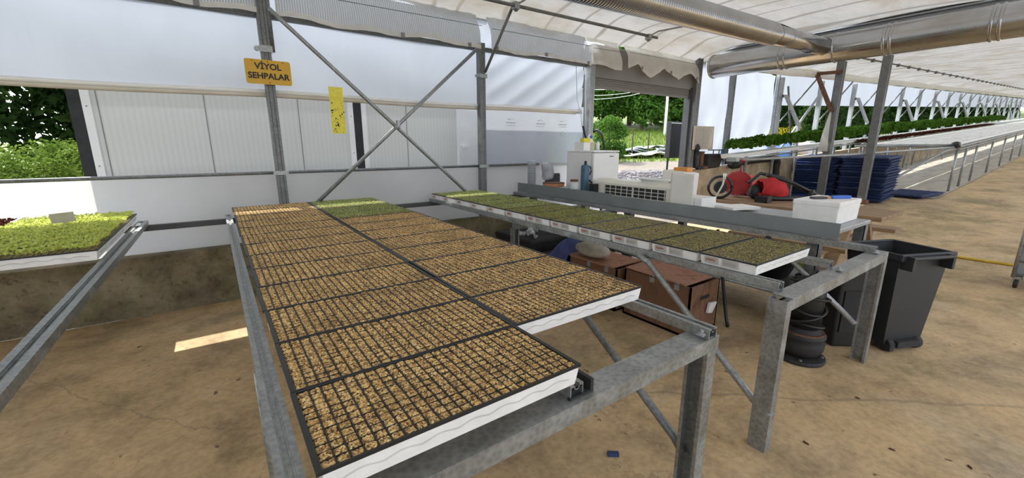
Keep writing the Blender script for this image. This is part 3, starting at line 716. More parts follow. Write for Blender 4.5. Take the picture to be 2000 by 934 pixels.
# faint prints on the window film
for i, x in enumerate((3.48, 4.02, 4.46)):
    e = empty('film_print', (x * 1.01, YW - .012, 1.64)); tag(e, '%s faint grey printed emblem from the left on the window film' % ORD[i], 'printed emblem', 'emblems on the window film')
    mb = MB()
    mb.tube([(.05 * math.cos(R(a)), 0, .05 + .045 * math.sin(R(a))) for a in range(175, 366, 12)], .002, 4)
    mb.box(-.055, -.015, 0, .001, .215, .225); mb.box(.0, .004, 0, .001, .21, .25); mb.box(.025, .04, 0, .001, .215, .225)
    for q in range(9): mb.box(-.085 + q * .019, -.074 + q * .019, 0, .001, .165, .165 + .022 * (.6 + .4 * ((q * 7) % 3) / 2))
    for q in range(12): mb.box(-.08 + q * .0135, -.074 + q * .0135, 0, .001, .132, .132 + .012 * (.6 + .4 * ((q * 5) % 3) / 2))
    mb.box(-.004, .004, 0, .001, .04, .07)
    mb.build('mark', 'greyink', e)

# ------------------------------------------------------------------ ducts
dk = empty('main_duct', (8.0, 4.62, 2.96)); tag(dk, 'large shiny round steel duct running across under the roof', 'duct')
mb = MB(); mb.lathe([(.0, 0), (.20, 0), (.205, -.02), (.205, -12), (0, -12)], (0, 0, 0), 48, 0, 'Y'); mb.build('pipe', 'duct', dk, True)
mb = MB(); mb.lathe([(.15, .0), (.215, .0), (.215, -.03), (.206, -.032)], (0, 0.004, 0), 48, 0, 'Y'); mb.build('end_collar', 'duct', dk, True)
for y in (-1.2, -1.28, -1.95, -2.55, -2.62, -3.55, -3.62, -4.4, -4.48):
    mb = MB(); mb.lathe([(.202, -.02), (.213, -.014), (.219, 0), (.213, .014), (.202, .02)], (0, y, 0), 48, 0, 'Y'); mb.build('seam_ring', 'duct', dk, True)
d2 = empty('branch_duct', (1.8, 2.80, 2.79)); tag(d2, 'smaller corrugated round duct joining the large duct', 'duct')
def dz(x): return x * .03
mb = MB(); prof_r = []
X0, X1 = 0, 4.35
pts = []; sc = []
n = 840
for i in range(n + 1): x = X0 + (X1 - X0) * i / n; pts.append((x, 0, dz(x))); sc.append(1 + .05 * abs(math.sin(i * math.pi / 7)))
mb.tube(pts, .135, 28, scales=sc); mb.build('corrugated_hose', 'duct', d2, True)
mb = MB(); mb.tube([(X1 - .03, 0, dz(X1)), (6.2, -.02, dz(6.2))], .118, 32); mb.build('smooth_pipe', 'duct', d2, True)
for x in (4.42, 4.75, 5.55):
    mb = MB(); mb.tube([(x, 0, dz(x)), (x + .02, 0, dz(x + .02))], .124, 32); mb.build('ring', 'duct' if x < 5 else 'black', d2, True)
mb = MB(); mb.tube([(6.02, -.01, dz(6.0)), (6.04, -.01, dz(6.05))], .128, 32); mb.build('black_strap', 'black', d2, True)
# bracket holding the ducts, and the two tall posts
for (x, y, zt, lab) in ((12.2, 3.91, 3.40, 'tall grooved steel post with a brown angled bracket'), (12.25, 3.10, 3.41, 'tall plain grey steel post right of the bracket post')):
    r = empty('tall_post', (x, y, fz(x))); tag(r, lab, 'post')
    mb = MB()
    w_ = .15
    mb.sweep([(0, 0, 0), (0, 0, zt - fz(x))], [(w_ / 2, -w_ / 2), (w_ / 2, w_ / 2), (-w_ / 2, w_ / 2), (-w_ / 2, .03), (-w_ / 2 + .015, .02), (-w_ / 2 + .015, -.02), (-w_ / 2, -.03), (-w_ / 2, -w_ / 2), (-.03, -w_ / 2), (-.02, -w_ / 2 + .015), (.02, -w_ / 2 + .015), (.03, -w_ / 2)][::-1], up=(0, 1, 0))
    mb.build('post', 'galv_dark', r)
    if y > 3.5:
        mb = MB(); mb.sweep([(-.12, .55, 3.02), (-.12, -.05, 3.0)], rect(.06, .07)); mb.sweep([(-.12, .42, 2.98), (-.1, .02, 2.12)], rect(.08, .08)); mb.build('bracket', 'rust', r)
        mb = MB(); mb.grid(lambda u, v: (-.14 - .03 * math.sin(v * 4), .02 + (.11 * (1 - v) + .02) * (u - .3) * 1.6, 1.2 + .95 * v), 6, 10); mb.build('plastic_wrap', 'net_plain', r, True)
    else:
        mb = MB(); mb.box(-.12, .12, -.12, .12, 0, .1); mb.build('foot_plate', 'rust', r, bevel=.02)

# ------------------------------------------------------------------ far bay posts, bench and plants
xs = [11.55, 14.0, 16.6, 19.2, 21.8, 24.4, 27.0, 29.7, 32.3, 35, 37.7, 40.4, 43.1, 45.8, 48.5, 51.2, 53.9, 56.6]
def far_post(i, x):
    z0 = 1.0 + .043 * (x - 8); zt = 3.10 + .05 * (x - 11.4)
    r = empty('frame_post', (x, 4.88, z0)); tag(r, 'pale steel frame post of the far bay, %s counted from the doorway side' % nth(i), 'post', 'frame posts of the far bay')
    h = zt - z0
    mb = MB(); mb.sweep([(0, 0, 0), (0, 0, h)], rect(.11, .10), up=(0, 1, 0)); mb.build('post', 'galv', r)
    if i % 2 == 0:
        mb = MB(); mb.sweep([(.05, -.05, h * .78), (.12, -.10, h * .78), (.42, -.35, h * .42), (.42, -.35, .05)], rect(.07, .07)); mb.box(.0, .40, -.3, -.27, h * .32, h * .335); mb.build('bent_arm', 'galv', r)
    mb = MB(); mb.tube([(.05, -.03, h * .45), (.9, -.45, h * 1.02)], .018, 6); mb.build('knee_brace', 'galv_dark', r)
    return r
for i, x in enumerate(xs): far_post(i, x)
brace('cross_brace', [(11.6, 4.78, 1.3), (13.9, 4.78, 3.0)], .03, 'pale diagonal brace between the first two frame posts of the far bay', mat='galv_light')
brace('cross_brace', [(12.35, 4.74, 1.25), (11.6, 4.74, 2.9)], .022, 'dark diagonal brace beside the first frame post of the far bay', mat='galv_dark')
# plant channel
ch = empty('growing_channel', (8.55, 4.45, 1.28)); tag(ch, 'long white growing channel on thin legs with a row of curly green plants', 'growing channel')
mb = MB(); mb.sweep([(0, 0, 0), (50, 0, 2.5)], [(-.12, -.04), (.12, -.04), (.14, .04), (-.14, .04)]); mb.build('channel', 'white', ch)
mb = MB(); mb.tube([(0, -.15, -.07), (50, -.15, 2.43)], .02, 8); mb.box(-.02, .12, -.2, .0, -.1, -.02); mb.build('support_pipe', 'galv', ch)
for i in range(12):
    x = .8 + i * 1.25; mb = MB(); z = .05 * x; mb.tube([(x, 0, -1.28 + fz(8.55 + x) ), (x, 0, z - .05)], .03, 6); mb.build('leg', 'galv_dark', ch)
def head_mesh(seed_):
    rs = random.Random(seed_); mb = MB()
    for i in range(230):
        th = rs.uniform(0, 6.283); ph = math.acos(rs.uniform(-.15, 1)); rr_ = rs.uniform(.75, 1.05)
        c_ = Vector((.16 * math.sin(ph) * math.cos(th), .15 * math.sin(ph) * math.sin(th), .12 * math.cos(ph))) * rr_
        nrm = Vector((math.sin(ph) * math.cos(th), math.sin(ph) * math.sin(th), math.cos(ph))) + Vector((rs.uniform(-.7, .7), rs.uniform(-.7, .7), rs.uniform(-.7, .7)))
        nrm.normalize(); t1 = nrm.orthogonal().normalized(); t2 = nrm.cross(t1); s = rs.uniform(.018, .034)
        mb.add([c_ + t1 * s, c_ + t2 * s + nrm * .008, c_ - t1 * s, c_ - t2 * s - nrm * .008], [(0, 1, 2, 3)])
    o = mb.build('leafy_head', 'leaf_lettuce'); d_ = o.data; bpy.data.objects.remove(o); return d_
HM = [head_mesh(k) for k in range(3)]
rp = random.Random(9)
x = 8.85; i = 0
while i < 70:
    s = rp.uniform(1.25, 1.5) * (1 + min(i, 30) * .010)
    o = bpy.data.objects.new('leafy_plant', HM[i % 3]); COL.objects.link(o)
    o.location = (x, 4.45 + rp.uniform(-.02, .02), 1.28 + .05 * (x - 8.55) + .04 + .10 * s); o.scale = (s, s, s * rp.uniform(.95, 1.15)); o.rotation_euler = (0, 0, rp.uniform(0, 6))
    tag(o, 'curly dark green plant in the white growing channel, %s from the doorway end' % nth(i), 'plant', 'plants in the growing channel')
    x += .25 * s * (1 if i < 30 else 1.3); i += 1
o = bpy.data.objects.new('far_plants', HM[0]); 
mb = MB(); rs = random.Random(77)
for q in range(2600):
    xx = 15.4 + 22 * rs.random() ** 1.0; yy = rs.uniform(4.0, 4.32); zz = 1.22 + .05 * (xx - 8.55) + .02 + rs.uniform(0, .07); s = .05
    a = rs.uniform(0, 6.28); mb.add([(xx + s * math.cos(a), yy + s * math.sin(a), zz), (xx - s * math.sin(a), yy + s * math.cos(a), zz + .02), (xx - s * math.cos(a), yy - s * math.sin(a), zz), (xx + s * math.sin(a), yy - s * math.cos(a), zz - .02)], [(0, 1, 2, 3)])
tag(mb.build('red_lettuce_row', 'leaf_red'), 'dark red low lettuce strip in front of the far green plants', 'plants', None, 'stuff')
# far gully table
gt = empty('gully_table', (15.3, 2.2, fz(15.3))); tag(gt, 'long table of white growing gullies on thin legs in the far greenhouse', 'table')
mb = MB(); z0 = 1.17
for k in range(9):
    y = .02 + k * .225; mb.hexa([(0, y, z0), (45, y, z0 + 2.25), (45, y + .13, z0 + 2.25), (0, y + .13, z0)], [(0, y, z0 + .05), (45, y, z0 + 2.3), (45, y + .13, z0 + 2.3), (0, y + .13, z0 + .05)])
mb.build('gullies', 'white', gt)
mb = MB(); mb.tube([(0, -.06, z0 - .02), (45, -.06, z0 + 2.23)], .03, 8); mb.tube([(0, -.06, z0 - .09), (45, -.06, z0 + 2.15)], .022, 8); mb.tube([(-.02, -.08, z0), (-.02, 2.05, z0)], .045, 10); mb.build('edge_pipe', 'galv', gt, True)
mb = MB(); mb.blob((-.15, -.02, z0 + .02), (.13, .1, .09), random.Random(3), .1); mb.build('black_cap', 'black', gt)
mb = MB(); mb.tube([(-.1, -.05, z0 - .05), (-.5, .1, z0 - .12), (-2.3, .9, .12)], .028, 8); mb.build('sloping_pipe', 'galv', gt, True)
for k in range(14): mb = MB(); mb.tube([(1 + k * .6 + .15 * math.sin(a), .02 + .25 * (1 - math.cos(a)), z0 + .05 * (1 + k * .6) + .06 + .08 * math.sin(a)) for a in [q * .35 for q in range(10)]], .008, 5); mb.build('feed_hose', 'white', gt)
for i in range(10):
    for y in (-.02, 1.95):
        x = .15 + i * 2.75; mb = MB(); mb.tube([(x, y, .05 * x), (x, y, z0 + .05 * x)], .026, 8); mb.build('leg', 'galv', gt, True)
for x, y in ((1.35, -.02),): mb = MB(); mb.tube([(x, y, .05 * x), (x, y, z0 + .05 * x)], .026, 8); mb.build('leg', 'galv', gt, True)
mb = MB(); mb.tube([(8.75, 4.25, 1.21), (11.8, 3.3, 1.30), (15.2, 2.15, 1.46)], .025, 8); tag(mb.build('feed_pipe', 'galv_light', smooth=True), 'thin pale pipe running from the plant channel to the far gully table', 'pipe')

# ------------------------------------------------------------------ blue tray stacks
def slab_mesh(seed_, w=1.05, l=.90, h=.064):
    rs = random.Random(seed_); mb = MB()
    mb.hexa([(-w / 2 + .03, -l / 2 + .03, 0), (w / 2 - .03, -l / 2 + .03, 0), (w / 2 - .03, l / 2 - .03, 0), (-w / 2 + .03, l / 2 - .03, 0)], [(-w / 2, -l / 2, h * .7), (w / 2, -l / 2, h * .7), (w / 2, l / 2, h * .7), (-w / 2, l / 2, h * .7)])
    mb.box(-w / 2 - .01, w / 2 + .01, -l / 2 - .01, l / 2 + .01, h * .62, h * .78)
    for k in range(9): x = -w / 2 + .06 + k * (w - .12) / 8; mb.box(x - .01, x + .01, -l / 2 + .02, l / 2 - .02, h * .7, h * .92)
    for k in range(7): y = -l / 2 + .06 + k * (l - .12) / 6; mb.box(-w / 2 + .02, w / 2 - .02, y - .01, y + .01, h * .7, h * .92)
    o = mb.build('blue_tray', 'blue'); d_ = o.data; bpy.data.objects.remove(o); return d_
SM = slab_mesh(1); rs = random.Random(21)
for s_i, (cx, cy, n, nm) in enumerate(((13.0, 4.22, 16, 'left'), (13.0, 3.24, 16, 'right'))):
    for k in range(n):
        o = bpy.data.objects.new('growing_tray', SM); COL.objects.link(o)
        o.location = (cx + rs.uniform(-.06, .06) + (.02 * math.sin(k)), cy + rs.uniform(-.03, .03) - (.0), fz(12.8) + .04 + k * .064)
        o.rotation_euler = (0, R(-2.86), R(rs.uniform(-3, 3)))
        tag(o, 'blue gridded plastic tray, %s from the floor in the %s-hand blue stack' % (nth(k), nm), 'tray', 'stacked blue trays')
for (x, y, rz, lab) in ((11.9, 4.28, 4, 'blue plastic tray lying loose at the left foot of the blue stacks'), (14.2, 2.7, -12, 'blue plastic tray lying flat on the floor right of the blue stacks')):
    o = bpy.data.objects.new('growing_tray', SM); COL.objects.link(o); o.location = (x, y - .05, fz(x) + .035); o.rotation_euler = (0, R(-2.9), R(rz)); tag(o, lab, 'tray')

# ------------------------------------------------------------------ work table and what stands on it
TZ = .85
wt = empty('work_table', (3.60, 1.10, 0)); tag(wt, 'long grey steel-topped work table behind the right bench', 'table')
mb = MB(); mb.box(0, 1.12, 0, 3.60, TZ - .035, TZ); mb.build('table_top', 'galv_light', wt, bevel=.004)
mb = MB(); mb.box(.06, 1.06, .06, 3.54, .30, .325); mb.build('lower_shelf', 'galv_dark', wt)
for x, y in ((.04, .05), (1.08, .05), (.04, 1.8), (1.08, 1.8), (.04, 3.5), (1.08, 3.5)):
    mb = MB(); mb.box(x - .04, x + .04, y - .04, y - .034, 0, TZ - .035); mb.box(x - .04, x - .034, y - .04, y + .04, 0, TZ - .035); mb.box(x + .01, x + .04, y - .034, y + .02, 0, TZ - .035); mb.build('leg', 'galv_dark', wt)
mb = MB(); mb.tube([(-.0, .05, .33), (-.0, 3.5, .33)], .014, 8); mb.build('stretcher', 'galv', wt, True)
# foam box
bx = empty('foam_box', (4.40, 1.35, TZ)); tag(bx, 'white foam box with a closed lid on the near end of the steel table', 'box')
mb = MB(); mb.hexa([(-.255, -.165, 0), (.255, -.165, 0), (.255, .165, 0), (-.255, .165, 0)], [(-.262, -.17, .15), (.262, -.17, .15), (.262, .17, .15), (-.262, .17, .15)]); mb.build('box_body', 'foam', bx, bevel=.008)
mb = MB(); mb.box(-.266, .266, -.174, .174, .145, .19); mb.build('lid', 'foam', bx, bevel=.01)
kn = empty('hand_tool', (4.42, 1.33, TZ + .19)); tag(kn, 'blue-handled hand tool with a dark head lying on the white foam box', 'hand tool')
mb = MB(); mb.box(-.02, .17, -.03, .01, 0, .026, M_=Matrix.Rotation(R(-28), 4, 'Z')); mb.build('handle', 'bluebright', kn, bevel=.006)
mb = MB(); mb.box(-.20, -.07, -.035, .02, 0, .02, M_=Matrix.Rotation(R(-28), 4, 'Z')); mb.build('blade', 'darkgrey', kn, bevel=.004)
mb = MB(); mb.box(-.07, -.02, -.02, .01, .002, .018, M_=Matrix.Rotation(R(-28), 4, 'Z')); mb.build('ferrule', 'orange', kn)
# air conditioner unit
ac = empty('air_conditioner', (3.97, 2.55, TZ)); tag(ac, 'cream air conditioner cassette with a dark grille lying on the steel table', 'air conditioner')
mb = MB(); L_ = 1.2; pr = [(0, 0), (.30, 0), (.30, .20), (.22, .235), (.05, .235), (0, .20)]
mb.add([(x, 0, z) for x, z in pr] + [(x, L_, z) for x, z in pr], [tuple(range(6)), tuple(range(11, 5, -1))] + [(i, i + 6, (i + 1) % 6 + 6, (i + 1) % 6) for i in range(6)]); mb.build('housing', 'cream', ac, bevel=.012)
mb = MB(); mb.box(-.003, .004, .14, 1.02, .05, .175); mb.build('dark_intake', 'blackmatt', ac)
mb = MB()
for k in range(11): y = .15 + k * .086; mb.box(-.008, -.002, y - .003 - (.008 if k == 5 else 0), y + .003 + (.008 if k == 5 else 0), .05, .175)
for z in (.05, .09, .13, .172): mb.box(-.008, -.002, .14, 1.02, z - .003, z + .003)
mb.build('grille', 'cream', ac)
cc = empty('cable_coil', (4.12, 2.95, TZ + .236)); tag(cc, 'pale coil of tubing lying on the air conditioner', 'coil')
mb = MB()
for k in range(4): mb.tube([((.10 + .012 * k) * math.cos(a), (.16 + .012 * k) * math.sin(a), .010 + .009 * k) for a in [q * math.pi / 12 for q in range(25)]], .008, 6)
mb.build('tubing', 'white', cc, True)
# big paper panel and box
pb = empty('display_board', (3.90, 2.33, TZ)); tag(pb, 'creased off-white board standing upright at the end of the air conditioner', 'board')
MB().grid(lambda u, v: (.006 * math.sin(u * 7 + v * 5), -.0 + .26 * u, .37 * v), 14, 14).build('board', 'paper', pb, True, solid=.008)
mb = MB(); mb.box(.03, .3, -.08, .18, 0, .13); mb.build('block', 'foam', pb)
cb = empty('crumpled_box', (4.22, 2.66, TZ)); tag(cb, 'off-white crumpled box with an orange block on top beside the upright board', 'box')
mb = MB(); mb.hexa([(0, -.02, 0), (.3, 0, 0), (.3, .26, 0), (0, .26, 0)], [(.02, 0, .36), (.29, -.02, .34), (.27, .24, .38), (.01, .28, .37)]); mb.build('carton', 'paper', cb, bevel=.01)
mb = MB(); mb.box(-.01, -.004, .06, .14, .2, .22); mb.build('hand_slot', 'darkgrey', cb)
ob = MB().box(-.06, .06, -.05, .12, 0, .05); o = ob.build('orange_block', 'orange', bevel=.006, loc=(4.36, 2.72, TZ + .355)); tag(o, 'small orange block lying on the crumpled off-white box', 'block')
# fridge
fr = empty('mini_fridge', (4.08, 3.90, TZ)); tag(fr, 'white mini fridge standing on the steel table in front of the doorway', 'fridge')
mb = MB(); mb.box(0, .50, .035, .50, .0, .56); mb.build('cabinet', 'white', fr, bevel=.008)
mb = MB(); mb.box(0, .50, -.02, .028, .01, .55); dd = mb.build('door', 'white', fr, bevel=.012)
mb = MB(); mb.box(.30, .38, -.024, -.02, .50, .51); mb.build('badge', 'darkgrey', dd)
mb = MB(); mb.box(-.005, .505, -.02, .50, .56, .58); mb.build('top', 'white', fr, bevel=.006)
def carton(name, x, y, z, a, b_, h, mat, label, cat='box', rz=0):
    o = MB().box(-a / 2, a / 2, -b_ / 2, b_ / 2, 0, h).build(name, mat, bevel=.003, loc=(x, y, z)); o.rotation_euler = (0, 0, rz); return tag(o, label, cat)
carton('small_carton', 4.18, 4.20, TZ + .58, .14, .16, .11, 'white', 'small white carton on the left of the mini fridge top', rz=.1)
carton('small_carton', 4.32, 4.24, TZ + .58, .12, .16, .11, 'card', 'small beige carton on the mini fridge beside the white one', rz=.1)
carton('sponge', 4.25, 4.22, TZ + .692, .12, .08, .055, 'trap', 'yellow block lying on top of the small cartons on the fridge', 'block')
def bottle(name, x, y, z, r, h, mat, label, capmat, rot=0):
    e = empty(name, (x, y, z)); tag(e, label, 'bottle')
    MB().lathe([(0, 0), (r, 0), (r, h * .62), (r * .8, h * .72), (r * .35, h * .8), (r * .35, h * .86), (0, h * .86)], n=16).build('body', mat, e, True)
    MB().lathe([(0, h * .86), (r * .45, h * .86), (r * .42, h), (0, h)], n=12).build('cap', capmat, e); return e
bottle('small_bottle', 4.44, 4.16, TZ + .58, .028, .15, 'white', 'small bottle with a blue cap on the right of the fridge top cartons', 'bluebright')
e = empty('hanging_dispenser', (4.93, 4.80, 1.58)); tag(e, 'white dispenser bottle hanging on the post left of the doorway', 'dispenser')
MB().blob((0, 0, 0), (.055, .04, .09), random.Random(1), .0, 14).build('bottle', 'white', e, True)
MB().blob((0, -.035, .05), (.022, .015, .03), random.Random(1), .0, 10).build('blue_cap', 'bluebright', e, True)
MB().tube([(0, 0, .08), (0, .02, .6)], .002, 4).build('string', 'tape', e)
mb = MB(); mb.tube([(4.86, 4.84, 2.68), (4.82, 4.82, 2.3), (4.85, 4.83, 2.0), (4.88, 4.84, 1.75)], .008, 6); mb.tube([(4.68, 4.9, 2.68), (4.72, 4.9, 2.2), (4.82, 4.9, 1.95), (4.83, 4.88, 1.8)], .006, 6)
cbk = tag(mb.build('hanging_cable', 'white', smooth=True), 'thin pale cables hanging beside the post left of the doorway', 'cable')
mb = MB(); mb.tube([(4.83, 4.86, 1.80), (4.86, 4.84, 1.66), (4.92, 4.80, 1.52)], .016, 8); tag(mb.build('black_hose_end', 'black', smooth=True), 'short black hose end at the foot of the hanging cables', 'hose')
# left items
for (x, y, n_, tilt, lab) in ((3.655, 4.66, 15, 0, 'tall upright stack of clear plastic cups beside the wall'),):
    e = empty('cup_stack', (x, y, TZ)); tag(e, lab, 'cup stack')
    mb = MB()
    for k in range(n_): mb.lathe([(.045, .024 * k), (.058, .024 * k + .10), (.061, .024 * k + .10), (.061, .024 * k + .106), (.057, .024 * k + .106), (.043, .024 * k + .004)], n=20)
    mb.build('cups', 'clear', e, True)
e = empty('cup_stack', (3.80, 4.62, TZ + .0)); tag(e, 'leaning stack of clear plastic cups right of the upright stack', 'cup stack')
mb = MB(); Mx = Matrix.Rotation(R(62), 4, 'X')
for k in range(11):
    t0 = len(mb.v); mb.lathe([(.05, .022 * k), (.07, .022 * k + .12), (.072, .022 * k + .125), (.048, .022 * k + .004)], n=20)
    for q in range(t0, len(mb.v)):
        p_ = Vector(mb.v[q]); a = R(75 - k * 7); c_ = Vector((0, 0, .022 * k)); pp = Matrix.Rotation(a, 4, 'Y') @ (p_ - c_); mb.v[q] = tuple(pp + Vector((.05 - .0 + .02 * math.sin(k * .2), 0, .20 + .02 * k * .5)))
mb.build('cups', 'clear', e, True)
e = empty('terracotta_saucer', (3.86, 4.42, TZ)); tag(e, 'terracotta bowl with a dark rim beside the clear cups', 'bowl')
MB().lathe([(.0, 0), (.11, 0), (.15, .10), (.155, .13), (.14, .13), (.12, .05), (0, .04)], n=24).build('bowl', 'terracotta', e, True)
MB().lathe([(.0, .125), (.15, .125), (.155, .14), (0, .142)], n=20).build('lid', 'rust', e)
e = empty('chair_back', (4.03, 4.64, TZ)); tag(e, 'dark grey rounded backrest standing on the table against the wall', 'backrest')
MB().box(-.14, .14, -.02, .02, .0, .25).build('panel', 'darkgrey', e, bevel=.04)
e = empty('blue_flask', (3.97, 3.92, TZ)); tag(e, 'dark blue jug with a black loop handle left of the mini fridge', 'jug')
mb = MB(); mb.box(-.05, .05, -.04, .04, 0, .40); mb.build('body', 'bluegrey', e, bevel=.02)
mb = MB(); mb.tube([(.045, -.03, .20), (.085, -.04, .17), (.095, -.04, .11), (.08, -.04, .05), (.045, -.03, .03)], .012, 8); mb.tube([(.045, -.03, .38), (.07, -.03, .36), (.08, -.03, .31), (.045, -.03, .27)], .010, 8); mb.build('handle', 'black', e, True)
MB().lathe([(0, .4), (.018, .4), (.015, .45), (0, .45)], n=10).build('cap', 'blackmatt', e)
e = empty('glass_jar', (3.72, 3.86, TZ)); tag(e, 'small glass jar with a brown lid in front of the blue jug', 'jar')
MB().lathe([(0, 0), (.055, 0), (.06, .01), (.06, .17), (.045, .20), (.043, .2), (.055, .165), (.055, .012), (0, .012)], n=20).build('jar', 'glass', e, True)
MB().lathe([(0, .2), (.05, .2), (.05, .225), (0, .225)], n=16).build('lid', 'rust', e)
MB().lathe([(0, .014), (.05, .014), (.05, .09), (0, .09)], n=12).build('contents', 'beige', e)
carton('blue_packet', 3.83, 4.12, TZ, .22, .16, .10, 'sky_tarp', 'flat pale blue packet lying between the bowl and the glass jar', 'packet', .3)
carton('black_box', 3.93, 3.72, TZ, .07, .1, .17, 'black', 'small black box between the fridge and the air conditioner')
# papers
o = MB().box(-.17, .17, -.12, .12, 0, .025).build('paper_pad', 'foam', bevel=.002, loc=(4.32, 2.08, TZ + .02)); o.rotation_euler = (0, 0, R(-20)); tag(o, 'white foam sheet lying on the steel table left of the black cable reel', 'foam sheet')
o = MB().box(-.14, .14, -.12, .12, 0, .018).build('paper_pad', 'white', bevel=.002, loc=(4.42, 2.35, TZ)); tag(o, 'white tray lying flat behind the foam sheet', 'tray')

# ------------------------------------------------------------------ picnic table with tools
pt = empty('picnic_table', (6.35, 2.35, 0)); tag(pt, 'heavy brown wooden picnic table behind the foam box', 'picnic table')
for k in range(4):
    x = -.42 + k * .212; MB().box(x, x + .20, -1.06, 1.02, .665, .72).build('top_plank', 'wood', pt, bevel=.006)
for x in (-1.02, .80): MB().box(x, x + .28, -.95, .30, .37, .42).build('seat_plank', 'wood', pt, bevel=.006)
for y in (-.72, .10):
    mb = MB(); mb.sweep([(-.25, y, .665), (-.75, y, 0)], rect(.06, .14), up=(0, 1, 0)); mb.build('leg', 'wood', pt)
    mb = MB(); mb.sweep([(.25, y, .665), (.75, y, 0)], rect(.06, .14), up=(0, 1, 0)); mb.build('leg', 'wood', pt)
    MB().box(-.98, 1.02, y + .04, y + .10, .27, .37).build('cross_bar', 'wood', pt)
TT = .72
# black cable reel
e = empty('cable_reel', (6.12, 3.24, TT), R(-55)); tag(e, 'black cable reel with a white-handled tool beside the red hose reel', 'cable reel')
mb = MB()
for k in range(7): mb.tube([((.15 + .008 * (k % 3)) * math.cos(a), -.05 + .016 * k, .17 + (.15 + .008 * (k % 3)) * math.sin(a)) for a in [q * math.pi / 14 for q in range(29)]], .008, 6)
mb.build('cable', 'black', e, True)
MB().lathe([(.0, -.06), (.09, -.06), (.09, .06), (0, .06)], (0, 0, .17), 16, 0, 'Y').build('drum', 'blackmatt', e)
mb = MB(); mb.tube([(-.06, -.12, .02), (.02, -.12, .22), (.03, -.12, .33)], .012, 8); mb.tube([(.03, -.12, .30), (.035, -.12, .38)], .02, 8, 0); mb.build('white_tool', 'white', e, True)
# red hose reel
e = empty('hose_reel', (6.55, 3.20, TT)); e.scale = (1.1, 1.1, 1.1); tag(e, 'red ribbed round hose reel on the picnic table', 'hose reel')
Mr = Matrix.Rotation(R(-62), 4, 'Z'); mb = MB()
mb.lathe([(0, -.07), (.15, -.07), (.15, .07), (0, .07)], (0, 0, .19), 28, 0, 'Y')
for k in range(36):
    a = 2 * math.pi * k / 36; c_ = Vector((.165 * math.cos(a), 0, .19 + .165 * math.sin(a))); mb.box(-.014, .010, -.066, .066, -.009, .009, M_=Matrix.Translation(c_) @ Matrix.Rotation(-a, 4, 'Y'))
mb.v = [tuple(Mr @ Vector(p_)) for p_ in mb.v]; mb.build('ribbed_drum', 'red', e)
mb = MB(); mb.tube([(-.02, -.03, .36), (.02, -.02, .5), (-.07, -.02, .51), (.10, -.02, .50)], .014, 8); mb.build('handle', 'red', e, True)
e = empty('hose_reel', (7.05, 3.30, TT - .12)); tag(e, 'red drum half hidden between the hose reel and the red-bagged mower', 'hose reel')
MB().lathe([(0, -.08), (.17, -.08), (.17, .08), (0, .08)], (0, 0, .26), 24, 0, 'Y').build('drum', 'red', e)
mb = MB(); mb.tube([(-.15, -.09, .02), (.05, -.12, .1), (.2, -.1, .05)], .04, 8); mb.box(-.2, .25, -.1, .1, .0, .12); mb.build('base', 'black', e, True)
# red bag mower
e = empty('leaf_blower', (6.55, 2.68, TT)); e.scale = (.85, .85, .95); tag(e, 'red fabric bagged garden machine with black handles and wheels on the picnic table', 'garden machine')
mb = MB(); rs = random.Random(6)
def g(u, v):
    a = u * 2 * math.pi; t = v
    L_ = .46; x = -.26 + L_ * t; rr_ = .165 * (math.sin(math.pi * (.12 + .80 * t))) ** .6
    return (x * .72 - .0, -x * .62 + rr_ * .9 * math.cos(a), .20 - .07 * t + rr_ * math.sin(a) * 1.05 + .012 * math.sin(6 * a + 9 * t))
mb.grid(g, 28, 18); mb.build('red_bag', 'redfab', e, True)
mb = MB(); mb.tube([(-.30, .28, .26), (-.05, .22, .40), (.15, -.05, .34), (.42, -.38, .12)], .025, 8); mb.tube([(-.1, .10, .38), (.22, -.22, .26), (.5, -.5, .08)], .022, 8); mb.tube([(-.25, .1, .05), (.0, -.1, .03), (.4, -.42, .04)], .04, 8); mb.build('handle_frame', 'black', e, True)
mb = MB(); mb.lathe([(0, -.03), (.07, -.03), (.07, .03), (0, .03)], (.44, -.42, .10), 18, 0, 'Y'); mb.build('wheel', 'black', e)
mb = MB(); mb.lathe([(0, -.03), (.065, -.03), (.065, .03), (0, .03)], (-.42, -.10, .03), 18, 0, 'Y'); mb.box(-.50, -.25, -.1, .06, -.0, .09); mb.build('wheel', 'black', e)
mb = MB(); mb.blob((-.1, .25, .12), (.14, .1, .12), rs, .15); mb.blob((.2, .1, .12), (.2, .12, .11), rs, .2); mb.build('motor', 'blackmatt', e, True)

# ------------------------------------------------------------------ on the knee wall right of the door
ps = empty('notice', (8.2, 4.84, 1.42)); tag(ps, 'beige printed notice sheet hanging on the white plastic right of the doorway', 'notice')
MB().grid(lambda u, v: (-.36 + .72 * u - .03 * (1 - v) * (u - .4), -.03 + .02 * math.sin(u * 5) - .02 * (1 - v) * u, .46 * v), 16, 8).build('sheet', 'poster', ps, True, solid=.002)
mb = MB(); rs = random.Random(2)
for k in range(17):
    z = .04 + k * .022
    for c0, c1 in ((-.31, -.06), (-.04, .30)):
        x = c0
        while x < c1 - .03:
            l = rs.uniform(.02, .06); x2 = min(c1, x + l); mb.box(x, x2, -.056, -.054, z, z + .008); x = x2 + .012
mb.box(-.33, .32, -.056, -.054, .418, .421); mb.box(-.05, -.047, -.056, -.054, .03, .42)
for x in (-.2, 0, .2): mb.box(x - .03, x + .03, -.056, -.054, .43, .445)
mb.build('print', 'greyink', ps)
kb = empty('black_bin', (8.62, 4.82, 1.045)); tag(kb, 'black open plastic tub on the concrete ledge beside the notice', 'tub')
